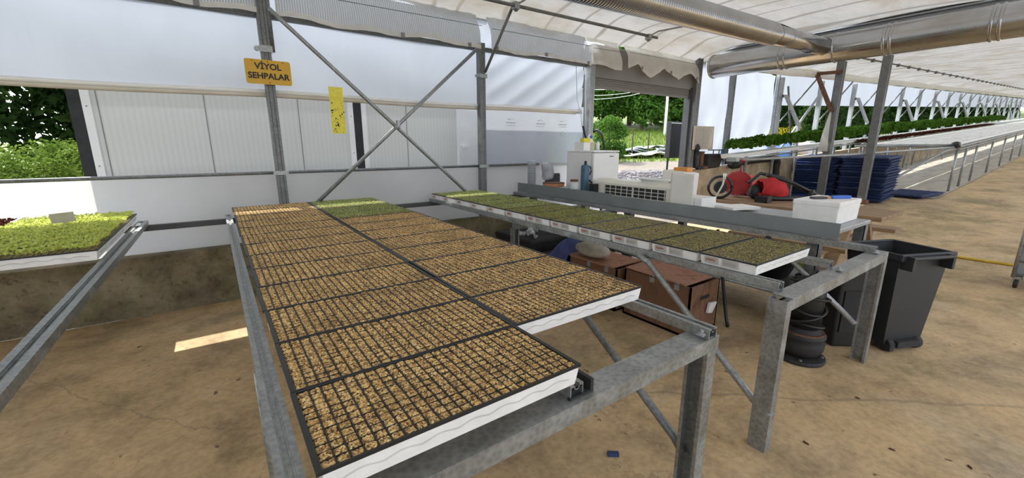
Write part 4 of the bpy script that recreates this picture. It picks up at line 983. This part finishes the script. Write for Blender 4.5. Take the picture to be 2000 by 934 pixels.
mb = MB(); mb.hexa([(-.24, -.08, 0), (.24, -.08, 0), (.24, .10, 0), (-.24, .10, 0)], [(-.30, -.11, .28), (.30, -.11, .28), (.30, .12, .28), (-.30, .12, .28)]); mb.build('tub', 'blackmatt', kb, bevel=.02)
mb = MB(); mb.tube([(-.32, -.1, .36), (.25, -.1, .36)], .012, 6); mb.tube([(-.12, -.1, .28), (-.12, -.1, .36)], .01, 6); mb.tube([(.1, -.1, .28), (.1, -.1, .36)], .01, 6); mb.build('rail', 'black', kb)
bo = empty('rubber_boots', (8.12, 4.80, 1.02)); tag(bo, 'pair of black and brown rubber boots on the concrete ledge beside the door post', 'boots')
for s, mt in ((-.09, 'black'), (.07, 'rust')):
    mb = MB(); mb.tube([(s, 0, .36), (s, 0, .22), (s + .01, 0, .08), (s + .01, -.01, .03)], .055, 12, scales=[1.15, .95, .95, 1]); mb.blob((s + .02, -.06, .035), (.045, .10, .04), random.Random(1), .03); mb.build('boot', mt, bo, True)
mb = MB(); mb.blob((-.1, 0, .42), (.06, .05, .09), random.Random(4), .2); mb.build('black_cloth', 'blackmatt', bo, True)
e = empty('hand_lamp', (9.12, 4.84, 1.36)); tag(e, 'small round dark lamp on the dark post above the tub', 'lamp')
MB().blob((0, 0, 0), (.06, .05, .09), random.Random(1), .0, 12).build('head', 'bluegrey', e, True)
MB().tube([(0, 0, -.05), (.02, .02, -.16), (.1, .03, -.2)], .015, 6).build('arm', 'black', e)
mb = MB(); mb.tube([(9.2, 4.62, 1.13), (9.7, 4.62, 1.16), (10.9, 4.62, 1.20), (11.2, 4.62, 1.18), (11.28, 4.62, 1.08), (11.3, 4.62, .6), (11.3, 4.62, .12)], .085, 14)
mb.lathe([(0, -.05), (.13, -.05), (.13, .14), (0, .14)], (9.2, 4.62, 1.13), 16, 0, 'X'); tag(mb.build('drain_pipe', 'black', smooth=True), 'thick black drain pipe along the concrete ledge, bending down to the floor', 'pipe')

# ------------------------------------------------------------------ under the right bench
def chest(x, y, w_, l_, h_, label, broken=False):
    e = empty('wooden_chest', (x, y, 0)); tag(e, label, 'chest')
    t = .014; mb = MB()
    mb.box(0, t, 0, l_, 0, h_); mb.box(w_ - t, w_, 0, l_, 0, h_); mb.box(0, w_, 0, t, 0, h_); mb.box(0, w_, l_ - t, l_, 0, h_); mb.box(0, w_, 0, l_, 0, .02)
    mb.build('chest_body', 'plyside', e)
    mb = MB(); tlt = .02 if not broken else -.05
    mb.hexa([(.0, .05, h_ + .002), (w_ - .03, .05, h_ + .002), (w_ - .03, l_, h_ + .01), (.0, l_, h_ + tlt * .2 + .006)], [(.0, .05, h_ + .014), (w_ - .03, .05, h_ + .012), (w_ - .03, l_, h_ + .03), (.0, l_, h_ + .02)]); mb.build('lid', 'ply', e)
    mb = MB()
    for yy in (.12, l_ * .55): mb.box(-.012, .0, yy - .02, yy + .02, h_ - .045, h_ + .0); mb.tube([(-.014, yy - .02, h_ + .01), (-.02, yy, h_ + .025), (-.014, yy + .02, h_ + .01)], .003, 6)
    mb.build('latch', 'galv_light', e)
    if not broken:
        mb = MB(); mb.box(w_ * .35, w_ * .65, -.004, .0, h_ - .13, h_ - .10); mb.build('hand_slot', 'ink', e)
        mb = MB(); mb.hexa([(w_ * .55, -.03, h_ - .25), (w_ * .75, -.02, h_ - .27), (w_ * .75, -.01, h_ - .27), (w_ * .55, -.01, h_ - .25)], [(w_ * .6, -.03, h_ - .17), (w_ * .85, -.03, h_ - .18), (w_ * .85, -.01, h_ - .18), (w_ * .6, -.01, h_ - .17)]); mb.build('white_tag', 'foam', e)
    return e
chest(2.88, 1.66, .42, .64, .42, 'nearer reddish-brown plywood chest with a warped lid under the right bench')
chest(2.84, 2.36, .44, .62, .40, 'farther brown plywood chest with a broken lid under the right bench', True)
o = MB().blob((0, 0, 0), (.11, .22, .07), random.Random(9), .06, 14).build('stuffed_sack', 'beige', smooth=True, loc=(2.92, 2.74, .50)); tag(o, 'pale rounded sack lying on the farther plywood chest', 'sack')
mb = MB(); mb.grid(lambda u, v: (2.86 + .42 * u, 3.05 + .30 * v + .03 * math.sin(u * 9), .30 + .22 * math.sin(math.pi * min(1, u * 1.1)) * math.sin(math.pi * (v * .8 + .15)) + .02 * math.sin(u * 14 + v * 8)), 24, 16)
tag(mb.build('blue_cloth', 'bluecloth', smooth=True, solid=.01), 'crumpled dark blue cloth behind the farther plywood chest', 'cloth')
for (x, y, w_, l_, h_, lab) in ((2.88, 3.05, .45, .50, .30, 'black crate under the blue cloth'), (2.85, 3.62, .55, .75, .42, 'long black crate heaped with clear plastic scraps under the right bench')):
    e = empty('black_crate', (x, y, 0)); tag(e, lab, 'crate')
    mb = MB(); mb.box(0, w_, 0, l_, 0, h_); mb.box(-.012, w_ + .012, -.012, l_ + .012, h_ - .04, h_ - .01)
    mb.build('crate', 'blackmatt', e, bevel=.006)
rs = random.Random(31)
for k in range(5):
    a, b_ = rs.uniform(0, 6), rs.uniform(.04, .08)
    mb = MB(); mb.grid(lambda u, v: (b_ * (u - .5) * 2.6, b_ * (v - .5) * 2, .02 + .05 * math.sin(5 * u + a) * math.sin(4 * v + a) + .03), 8, 8)
    o = mb.build('plastic_scrap', 'clear', smooth=True, solid=.002, loc=(2.95 + .09 * k, 3.75 + .12 * k, .43)); o.rotation_euler = (.4 * math.sin(k), .3, a); tag(o, 'crumpled clear plastic scrap on the long black crate, %s from the front' % ORD[k], 'plastic scrap', 'plastic scraps')
# black leaning tube
mb = MB(); mb.tube([(3.36, 1.58, .0), (3.37, 1.60, .05), (3.52, 1.84, .78)], .014, 8); tag(mb.build('black_tube', 'black', smooth=True), 'thin black tube leaning against the steel table beside the nearer chest', 'tube')
# dark basin on the lower shelf
e = empty('round_basin', (4.1, 1.75, .325)); tag(e, 'round black basin on the lower shelf of the steel table', 'basin')
MB().lathe([(0, 0), (.28, 0), (.36, .20), (.38, .20), (.38, .22), (.35, .22), (.27, .02), (0, .02)], n=32).build('basin', 'blackmatt', e, True)
for yy, lab in ((2.62, 'dark grey storage tub under the middle of the steel table'), (3.75, 'dark grey storage tub under the far end of the steel table')):
    o = MB().box(-.42, .42, -.52, .52, 0, .20).build('storage_tub', 'darkgrey', bevel=.03, loc=(4.12, yy, .325)); tag(o, lab, 'tub')
# pump
e = empty('submersible_pump', (3.28, 1.02, 0)); tag(e, 'black and rusty submersible pump wrapped in cable, standing behind the right bench leg', 'pump')
MB().lathe([(0, 0), (.155, 0), (.16, .012), (.155, .03), (.12, .035), (0, .035)], n=28).build('base_ring', 'blackmatt', e)
MB().lathe([(.0, .035), (.11, .05), (.135, .09), (.14, .14), (.125, .17), (.14, .18), (.14, .20), (.12, .21), (.10, .23), (.10, .25), (0, .25)], n=28).build('impeller_housing', 'blackmatt', e, True)
MB().lathe([(.0, .205), (.128, .205), (.128, .218), (0, .218)], n=24).build('rust_band', 'rust', e)
MB().lathe([(0, .24), (.098, .24), (.098, .56), (.08, .59), (.05, .60), (0, .60)], n=28).build('motor_body', 'black', e, True)
mb = MB(); rs = random.Random(8)
for k in range(6):
    z = .27 + k * .065; tl = rs.uniform(-.05, .05)
    mb.tube([((.118 + .008 * math.sin(a * 2 + k)) * math.cos(a), (.118 + .008 * math.sin(a * 2 + k)) * math.sin(a), z + tl * math.cos(a + k)) for a in [q * math.pi / 12 for q in range(25)]], .0085, 6)
mb.tube([(.0, 0, .60), (.03, -.02, .66), (-.05, -.03, .67), (-.09, 0, .60)], .009, 6); mb.build('cable', 'black', e, True)
for k in range(4): a = k * 1.57 + .4; MB().lathe([(0, .018), (.010, .018), (.010, .04), (0, .04)], (.135 * math.cos(a), .135 * math.sin(a), 0), 8).build('bolt', 'galv', e)
# black case
e = empty('black_case', (3.79, .93, 0), R(-38)); tag(e, 'upright black round-topped case between the bench leg and the bin', 'case')
mb = MB(); pts = [(-.11, 0), (.11, 0), (.12, .30)] + [(.12 * math.cos(R(a)), .42 + .2 * math.sin(R(a))) for a in range(0, 181, 15)] + [(-.12, .30)]
n = len(pts); mb.add([(x, -.07, z) for x, z in pts] + [(x, .07, z) for x, z in pts], [tuple(range(n)), tuple(range(2 * n - 1, n - 1, -1))] + [(i, i + n, (i + 1) % n + n, (i + 1) % n) for i in range(n)])
mb.build('shell', 'black', e, bevel=.015)
mb = MB(); mb.box(-.08, .08, -.078, -.07, .12, .45); mb.build('inset_panel', 'blackmatt', e)
e = empty('green_brush', (4.02, 1.30, .325)); tag(e, 'bright lime green brush head behind the black case', 'brush')
MB().blob((0, 0, .16), (.05, .07, .08), random.Random(2), .18, 14).build('bristles', 'lime', e)
MB().box(-.05, .05, -.06, .06, 0, .09).build('block', 'blackmatt', e)
# wheelie bin
e = empty('wheeled_bin', (4.02, .60, 0), R(-24)); tag(e, 'dark grey wheeled rubbish bin without a lid, right of the bench', 'bin')
mb = MB(); bw, bd = .17, .30; tw, td = .225, .38; H_ = .74; z0 = .06
bot = [(-bw, .03, z0), (bw, .03, z0), (bw, bd, z0), (-bw, bd, z0)]; top_ = [(-tw, 0, H_), (tw, 0, H_), (tw, td, H_), (-tw, td, H_)]
mb.hexa(bot, top_); mb.f.pop(1); mb.mi.pop(1)
bi = [(-bw + .01, .04, z0 + .01), (bw - .01, .04, z0 + .01), (bw - .01, bd - .01, z0 + .01), (-bw + .01, bd - .01, z0 + .01)]; ti = [(-tw + .01, .01, H_), (tw - .01, .01, H_), (tw - .01, td - .01, H_), (-tw + .01, td - .01, H_)]
mb.hexa(bi, ti); mb.f = mb.f[:-5] + [f[::-1] for f in mb.f[-4:]]; mb.mi = mb.mi[:len(mb.f)]
mb.build('bin_body', 'binblack', e)
mb = MB()
for a, b_, c_, d_ in ((-tw - .02, tw + .02, -.03, .0), (-tw - .02, tw + .02, td, td + .03), (-tw - .02, -tw, 0, td), (tw, tw + .02, 0, td)): mb.box(a, b_, c_, d_, H_ - .03, H_ + .02)
mb.build('rim', 'binblack', e, bevel=.006)
mb = MB(); mb.tube([(-tw + .02, -.065, H_ - .0), (tw - .06, -.065, H_ - .0)], .013, 10)
for x in (-tw + .03, tw - .07): mb.box(x - .012, x + .012, -.075, .0, H_ - .09, H_ + .012)
mb.build('handle', 'binblack', e, bevel=.003)
mb = MB(); mb.box(-.1, .1, -.02, .03, z0 - .02, z0 + .03); mb.box(-.155, -.12, -.01, .1, z0 - .045, z0); mb.build('foot_bracket', 'blackmatt', e)
for x in (-.125, .135): MB().lathe([(0, -.025), (.045, -.025), (.05, -.015), (.05, .015), (.045, .025), (0, .025)], (x, .04, .05), 20, 0, 'X').build('wheel', 'blackmatt', e)
mb = MB(); mb.box(-.14, .14, .22, .28, 0, z0); mb.build('front_foot', 'binblack', e)
# hose, eraser, cart, debris
mb = MB(); rs = random.Random(3); mb.tube([(8.12 + .03 * math.sin(k * .9), -.6 + k * .25, .018) for k in range(15)], .018, 8); tag(mb.build('garden_hose', 'hose_yellow', smooth=True), 'yellow hose lying across the concrete floor beyond the bin', 'hose')
o = MB().box(-.028, .028, -.012, .012, 0, .018).build('blue_block', 'blue', bevel=.002, loc=(1.425, 1.14, 0)); o.rotation_euler = (0, 0, R(-38)); tag(o, 'small dark blue block lying on the floor under the centre bench', 'block')
e = empty('cage_trolley', (6.95, .33, 0)); tag(e, 'grey wheeled trolley cut off by the right edge of the photo', 'trolley')
for x in (-.12, .45):
    for y in (.0, -.5): MB().tube([(x, y, .12), (x, y, 1.05)], .016, 8).build('upright', 'galv', e, True)
mb = MB()
for z in (.16, .30, .48, .66): mb.tube([(-.12, 0, z), (-.12, -.5, z)], .008, 6); mb.tube([(-.12, 0, z), (.45, 0, z)], .008, 6)
mb.build('frame', 'galv', e, True)
mb = MB(); mb.box(-.11, .44, -.49, -.01, .14, .62); mb.build('grey_panel', 'grey', e)
for x, y in ((-.08, -.03), (.4, -.03), (-.08, -.45), (.4, -.45)):
    c_ = MB().lathe([(0, -.018), (.048, -.018), (.055, -.01), (.055, .01), (.048, .018), (0, .018)], (x, y, .055), 18, 0, 'Y').build('caster', 'blackmatt', e)
    MB().box(x - .03, x + .03, y - .03, y + .03, .09, .13).build('bracket', 'galv', c_)
rs = random.Random(17)
for i, (x, y) in enumerate(((1.95, .55), (1.9, .45), (2.6, .35), (2.3, .62), (3.0, .6), (2.75, .1))):
    o = MB().blob((0, 0, .004), (.014 + .008 * rs.random(), .006, .005), rs, .3, 7).build('floor_debris', 'rust', loc=(x, y, 0)); o.rotation_euler = (0, 0, rs.uniform(0, 3)); tag(o, 'tiny dark crumb on the floor right of the centre bench, %s of six' % ORD[i], 'debris', 'floor crumbs')

# ------------------------------------------------------------------ outside
HD = Vector((math.sin(R(35.4)), math.cos(R(35.4)))); RT = Vector((HD.y, -HD.x))
def gz(x, y):
    d = .055 * (x - 16) + .045 * (y - 14)
    if x < 8: d = min(d, .02 * (y - 5))
    D = x * HD.x + y * HD.y
    return max(-.12, d) - .02 + max(0, D - 29) * .045
def gxy(D, u): p_ = HD * D + RT * u; return p_.x, p_.y
def ground(name, mat, D0, D1, nd, u0=-60, u1=90):
    mb = MB()
    def g(a, b_):
        D = D0 + (D1 - D0) * b_; u = u0 + (u1 - u0) * a; x, y = gxy(D, u)
        return (x, y, gz(x, y) if y > 5 else -.14)
    mb.grid(g, 75, nd); return struct(mb, name, mat)
ground('ground_gravel', 'gravel', 3.0, 23, 24); ground('ground_apron', 'apron', 23, 27, 3); ground('ground_grass', 'grass', 27, 110, 40)
mb = MB(); mb.box(5.04, 7.9, 4.74, 6.2, -.1, .0); struct(mb, 'trim_3', 'apron')
def foliage(mb, blobs, n, s, rs, mi=0, flat=.5):
    tot = sum(b_[1][0] * b_[1][1] + b_[1][0] * b_[1][2] for b_ in blobs)
    for c_, r_ in blobs:
        k = int(n * (r_[0] * r_[1] + r_[0] * r_[2]) / tot)
        for _ in range(k):
            v = Vector((rs.gauss(0, 1), rs.gauss(0, 1), rs.gauss(0, 1) + .15)).normalized(); q = rs.uniform(.72, 1.05)
            p_ = Vector((c_[0] + v.x * r_[0] * q, c_[1] + v.y * r_[1] * q, c_[2] + v.z * r_[2] * q))
            nn = (v + Vector((rs.uniform(-1, 1), rs.uniform(-1, 1), rs.uniform(-.3, 1.2))) * .9).normalized(); t1 = nn.orthogonal().normalized(); t2 = nn.cross(t1)
            a = rs.uniform(0, 6.28); t1, t2 = t1 * math.cos(a) + t2 * math.sin(a), t2 * math.cos(a) - t1 * math.sin(a); k2 = s * rs.uniform(.6, 1.4)
            mb.add([p_ - t1 * k2, p_ - t2 * k2 * flat, p_ + t1 * k2, p_ + t2 * k2 * flat], [(0, 1, 2, 3)], mi)
def tree_mesh(seed_, n=5200, s=.19, H_=7.5, W_=3.0, mat='tree_mid'):
    rs = random.Random(seed_); blobs = []
    for k in range(20):
        t = rs.random(); z = H_ * (.12 + .80 * t); rr_ = W_ * (.45 + .55 * math.sin(math.pi * (.15 + .75 * t))) * .62; a = rs.uniform(0, 6.28); r0 = rs.uniform(.7, 1.35)
        blobs.append(((rr_ * math.cos(a), rr_ * math.sin(a), z), (r0, r0, r0 * .8)))
    blobs.append(((0, 0, H_ * .5), (W_ * .7, W_ * .7, H_ * .42)))
    mb = MB(); foliage(mb, blobs, n, s, rs); o = mb.build('crown', mat); d_ = o.data; bpy.data.objects.remove(o)
    mb = MB(); mb.tube([(0, 0, -.5), (.1, 0, H_ * .3), (0, .1, H_ * .8)], .16, 8, scales=[1.3, 1, .4]); o = mb.build('trunk', 'bark'); t_ = o.data; bpy.data.objects.remove(o)
    return d_, t_
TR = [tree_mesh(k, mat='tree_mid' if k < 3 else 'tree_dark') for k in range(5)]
def tree(x, y, s, k, label, group, z=None):
    r = empty('tree', (x, y, (gz(x, y) if z is None else z))); r.scale = (s, s, s); r.rotation_euler = (0, 0, (x * 7.3) % 6.28); tag(r, label, 'tree', group)
    part(TR[k][0], 'crown', r); part(TR[k][1], 'trunk', r); return r
rt = random.Random(5)
n = 0
for row, (D, s0) in enumerate(((52, 1.25), (60, 1.6))):
    for i in range(9):
        u = 7.5 + i * 3.7 + row * 1.7 + rt.uniform(-.6, .6); x, y = gxy(D + rt.uniform(-1.5, 1.5), u)
        tree(x, y, s0 * rt.uniform(.85, 1.12), rt.randrange(0, 4), 'leafy tree beyond the field, %s row of trees, %s from the left' % (('front', 'back')[row], nth(i)), 'tree line beyond the field'); n += 1
x, y = gxy(27, 6.2); tree(x, y, .42, 1, 'small leafy tree just outside seen through the left of the doorway', None)
# trees behind the far bays
for i in range(16):
    x = 38 + i * 5.5; y = 17 + (i % 3) * 2.5 + i * .4
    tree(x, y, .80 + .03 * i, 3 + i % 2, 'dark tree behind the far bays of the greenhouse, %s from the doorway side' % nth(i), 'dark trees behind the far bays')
for i in range(15):
    x = 31 + i * 5.2
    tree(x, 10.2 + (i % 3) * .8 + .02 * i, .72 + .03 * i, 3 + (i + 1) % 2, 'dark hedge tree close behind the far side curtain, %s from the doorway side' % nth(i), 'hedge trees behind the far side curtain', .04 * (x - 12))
# left dark tree and bush
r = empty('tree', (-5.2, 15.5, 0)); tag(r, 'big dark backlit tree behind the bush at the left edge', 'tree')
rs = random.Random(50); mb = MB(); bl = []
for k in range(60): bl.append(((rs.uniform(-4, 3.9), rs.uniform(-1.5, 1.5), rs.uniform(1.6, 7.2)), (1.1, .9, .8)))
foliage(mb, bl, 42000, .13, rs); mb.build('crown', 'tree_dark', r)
mb = MB(); mb.tube([(0, 0, -.1), (.1, 0, 2.5), (-.2, 0, 6)], .22, 8, scales=[1.2, 1, .5]); mb.tube([(.1, 0, 2.2), (1.6, 0, 3.8), (2.6, .2, 5)], .09, 6); mb.tube([(.05, 0, 2.0), (-1.6, 0, 3.6), (-2.6, .2, 5)], .09, 6); mb.build('trunk', 'bark', r, True)
r = empty('bush', (-2.4, 8.2, -.02)); tag(r, 'sunlit light green bush outside the left window opening', 'bush')
rs = random.Random(51); mb = MB(); bl = []
for k in range(24): bl.append(((rs.uniform(-1.7, 1.25), rs.uniform(-.6, .6), rs.uniform(.3, 1.25)), (.42, .42, .36)))
foliage(mb, bl, 30000, .026, rs); mb.build('leaves', 'bush', r)
mb = MB()
for k in range(7): mb.tube([(rs.uniform(-.5, .5), 0, 0), (rs.uniform(-1, 1), rs.uniform(-.3, .3), 1.0)], .02, 5)
mb.build('stems', 'bark', r)
# grass tufts in the field
mb = MB(); rs = random.Random(60)
for k in range(9000):
    D = rs.uniform(26.5, 50); u = rs.uniform(3, 26); x, y = gxy(D, u); z = gz(x, y); h = rs.uniform(.12, .5) * (1 if D > 30 else .6); a = rs.uniform(0, 6.28); w_ = .04
    mb.add([(x - w_ * math.cos(a), y - w_ * math.sin(a), z), (x + w_ * math.cos(a), y + w_ * math.sin(a), z), (x + .1 * math.sin(a), y, z + h)], [(0, 1, 2)])
tag(mb.build('field_grass', 'bush'), 'tall sunny grass in the field beyond the doorway', 'grass', None, 'stuff')
# stones
mb = MB(); rs = random.Random(61)
for k in range(2200):
    D = rs.uniform(10, 22); u = D * rs.uniform(.22, .46); x, y = gxy(D, u); s = rs.uniform(.04, .11); mb.blob((x, y, gz(x, y) + s * .2), (s, s * .8, s * .5), rs, .3, 5)
tag(mb.build('gravel_stones', 'stone'), 'grey gravel stones on the yard outside the doorway', 'gravel', None, 'stuff')
# weathered sheets
rs = random.Random(62)
for i in range(9):
    D = 29.5 + (i % 3) * 1.8; u = 7.6 + (i // 3) * 2.3 + (i % 3) * .6; x, y = gxy(D, u); a0, b0 = rs.uniform(1.3, 2.0), rs.uniform(.6, 1.1); ph = rs.uniform(0, 6)
    o = MB().grid(lambda uu, v: ((uu - .5) * 2 * a0, (v - .5) * 2 * b0, .14 + .10 * math.sin(uu * 9 + ph) + .07 * math.sin(v * 8 + uu * 4)), 18, 10).build('plastic_sheet', 'sky_tarp' if i % 3 else 'foam', smooth=True, solid=.01, loc=(x, y, gz(x, y) + .05)); o.rotation_euler = (0, 0, R(-35 + rs.uniform(-25, 25)))
    tag(o, 'crumpled pale plastic sheet at the field edge, %s from the left, %s row' % (ORD[i // 3], ('near', 'middle', 'far')[i % 3]), 'plastic sheet', 'sheets at the field edge')
# fence posts, pole and wires
for i, (D, u) in enumerate(((30, 8.55), (31, 10.0), (33, 12.1))):
    x, y = gxy(D, u); o = MB().lathe([(0, -.2), (.05, -.2), (.04, 1.6), (0, 1.6)], n=8).build('fence_post', 'ink', loc=(x, y, gz(x, y))); tag(o, 'thin dark fence post in the field, %s from the left' % ORD[i], 'fence post', 'field fence posts')
x, y = gxy(44, 15.8); pe = empty('utility_pole', (x, y, gz(x, y))); tag(pe, 'pale utility pole in front of the tree line', 'utility pole')
MB().lathe([(0, -.3), (.16, -.3), (.09, 6.0), (0, 6.0)], n=10).build('pole', 'foam', pe, True)
MB().box(-.6, .6, -.05, .05, 4.9, 5.0).build('crossarm', 'galv_dark', pe)
for j, (za, zb) in enumerate(((5.4, 4.0), (5.1, 3.4), (4.9, 3.0), (5.9, 6.6))):
    mb = MB(); a = Vector(gxy(44, 15.8)); b_ = Vector(gxy(38, 4)); c_ = Vector(gxy(56, 30)); z1_ = gz(x, y)
    pts = []
    for q in range(13): t = q / 12; p_ = a.lerp(b_, t); pts.append((p_.x, p_.y, z1_ + za + (zb - za) * t - .5 * math.sin(math.pi * t)))
    pts = pts[::-1]
    for q in range(1, 13): t = q / 12; p_ = a.lerp(c_, t); pts.append((p_.x, p_.y, z1_ + za + .9 * t - .4 * math.sin(math.pi * t)))
    mb.tube(pts, .018, 4); tag(mb.build('power_line', 'foam'), 'pale overhead wire in front of the trees, %s of four from the bottom' % ORD[(2, 1, 0, 3)[j]], 'wire', 'overhead wires')
# dark panel outside, and hose arch
e = empty('dark_cabinet', (7.66, 5.25, 0)); tag(e, 'tall black panel standing outside against the right side of the doorway', 'panel')
MB().box(.1, .68, 0, .12, 1.24, 1.98).build('panel', 'blackmatt', e, bevel=.01)
mb = MB(); mb.tube([(.14, .06, 0), (.14, .06, 1.24)], .02, 6); mb.tube([(.62, .06, 0), (.62, .06, 1.24)], .02, 6); mb.build('legs', 'blackmatt', e)
MB().box(.09, .66, -.004, .0, 1.94, 1.96).build('light_edge', 'foam', e)
mb = MB(); mb.tube([(5.12, 4.9, 1.72), (5.3, 5.0, 1.75), (5.48, 5.05, 1.68), (5.60, 5.1, 1.5), (5.64, 5.12, 1.3), (5.62, 5.12, .9), (5.62, 5.12, .02)], .02, 8); tag(mb.build('arched_hose', 'black', smooth=True), 'black arched hose just inside the left of the doorway above the fridge', 'hose')
# tarp heap, car, flowers behind far bays
x0, y0 = 24.5, 9.5
mb = MB(); mb.grid(lambda u, v: (x0 + 4.6 * u, y0 + 2 * v, 1.0 + 1.05 * math.sin(math.pi * v) ** .6 * (math.sin(math.pi * u) ** .4) + .08 * math.sin(9 * u)), 20, 12)
tag(mb.build('covered_heap', 'pink', smooth=True, solid=.02), 'pinkish covered heap outside behind the far plants', 'heap')
e = empty('parked_car', (20.2, 8.6, .45)); tag(e, 'dark blue parked car partly hidden outside the far bays', 'car'); e.rotation_euler = (0, 0, R(20))
mb = MB(); prf = [(-2, .35), (-1.95, .8), (-1.3, .95), (-.7, 1.4), (.7, 1.45), (1.4, 1.0), (2.0, .9), (2.05, .35)]
n = len(prf); mb.add([(a, -.8, b_) for a, b_ in prf] + [(a, .8, b_) for a, b_ in prf], [tuple(range(n - 1, -1, -1)), tuple(range(n, 2 * n))] + [(i, (i + 1) % n, (i + 1) % n + n, i + n) for i in range(n)]); mb.build('body', 'carblue', e, bevel=.06)
mb = MB(); mb.box(-.75, .75, -.82, .82, 1.02, 1.32); mb.build('windows', 'carglass', e)
for a in (-1.25, 1.3):
    for b_ in (-.75, .75): MB().lathe([(0, -.1), (.32, -.1), (.32, .1), (0, .1)], (a, b_, .32), 18, 0, 'Y').build('wheel', 'blackmatt', e)
mb = MB(); rs = random.Random(63)
for k in range(2500):
    x = rs.uniform(24, 42); y = rs.uniform(12.2, 13.4); z = 1.2 + .05 * (x - 20) + rs.uniform(0, .9); s = .06; mb.add([(x - s, y, z), (x, y, z - s), (x + s, y + .02, z), (x, y + .02, z + s)], [(0, 1, 2, 3)])
tag(mb.build('yellow_flowers', 'trap'), 'strip of yellow flowers outside behind the far bays', 'flowers', None, 'stuff')
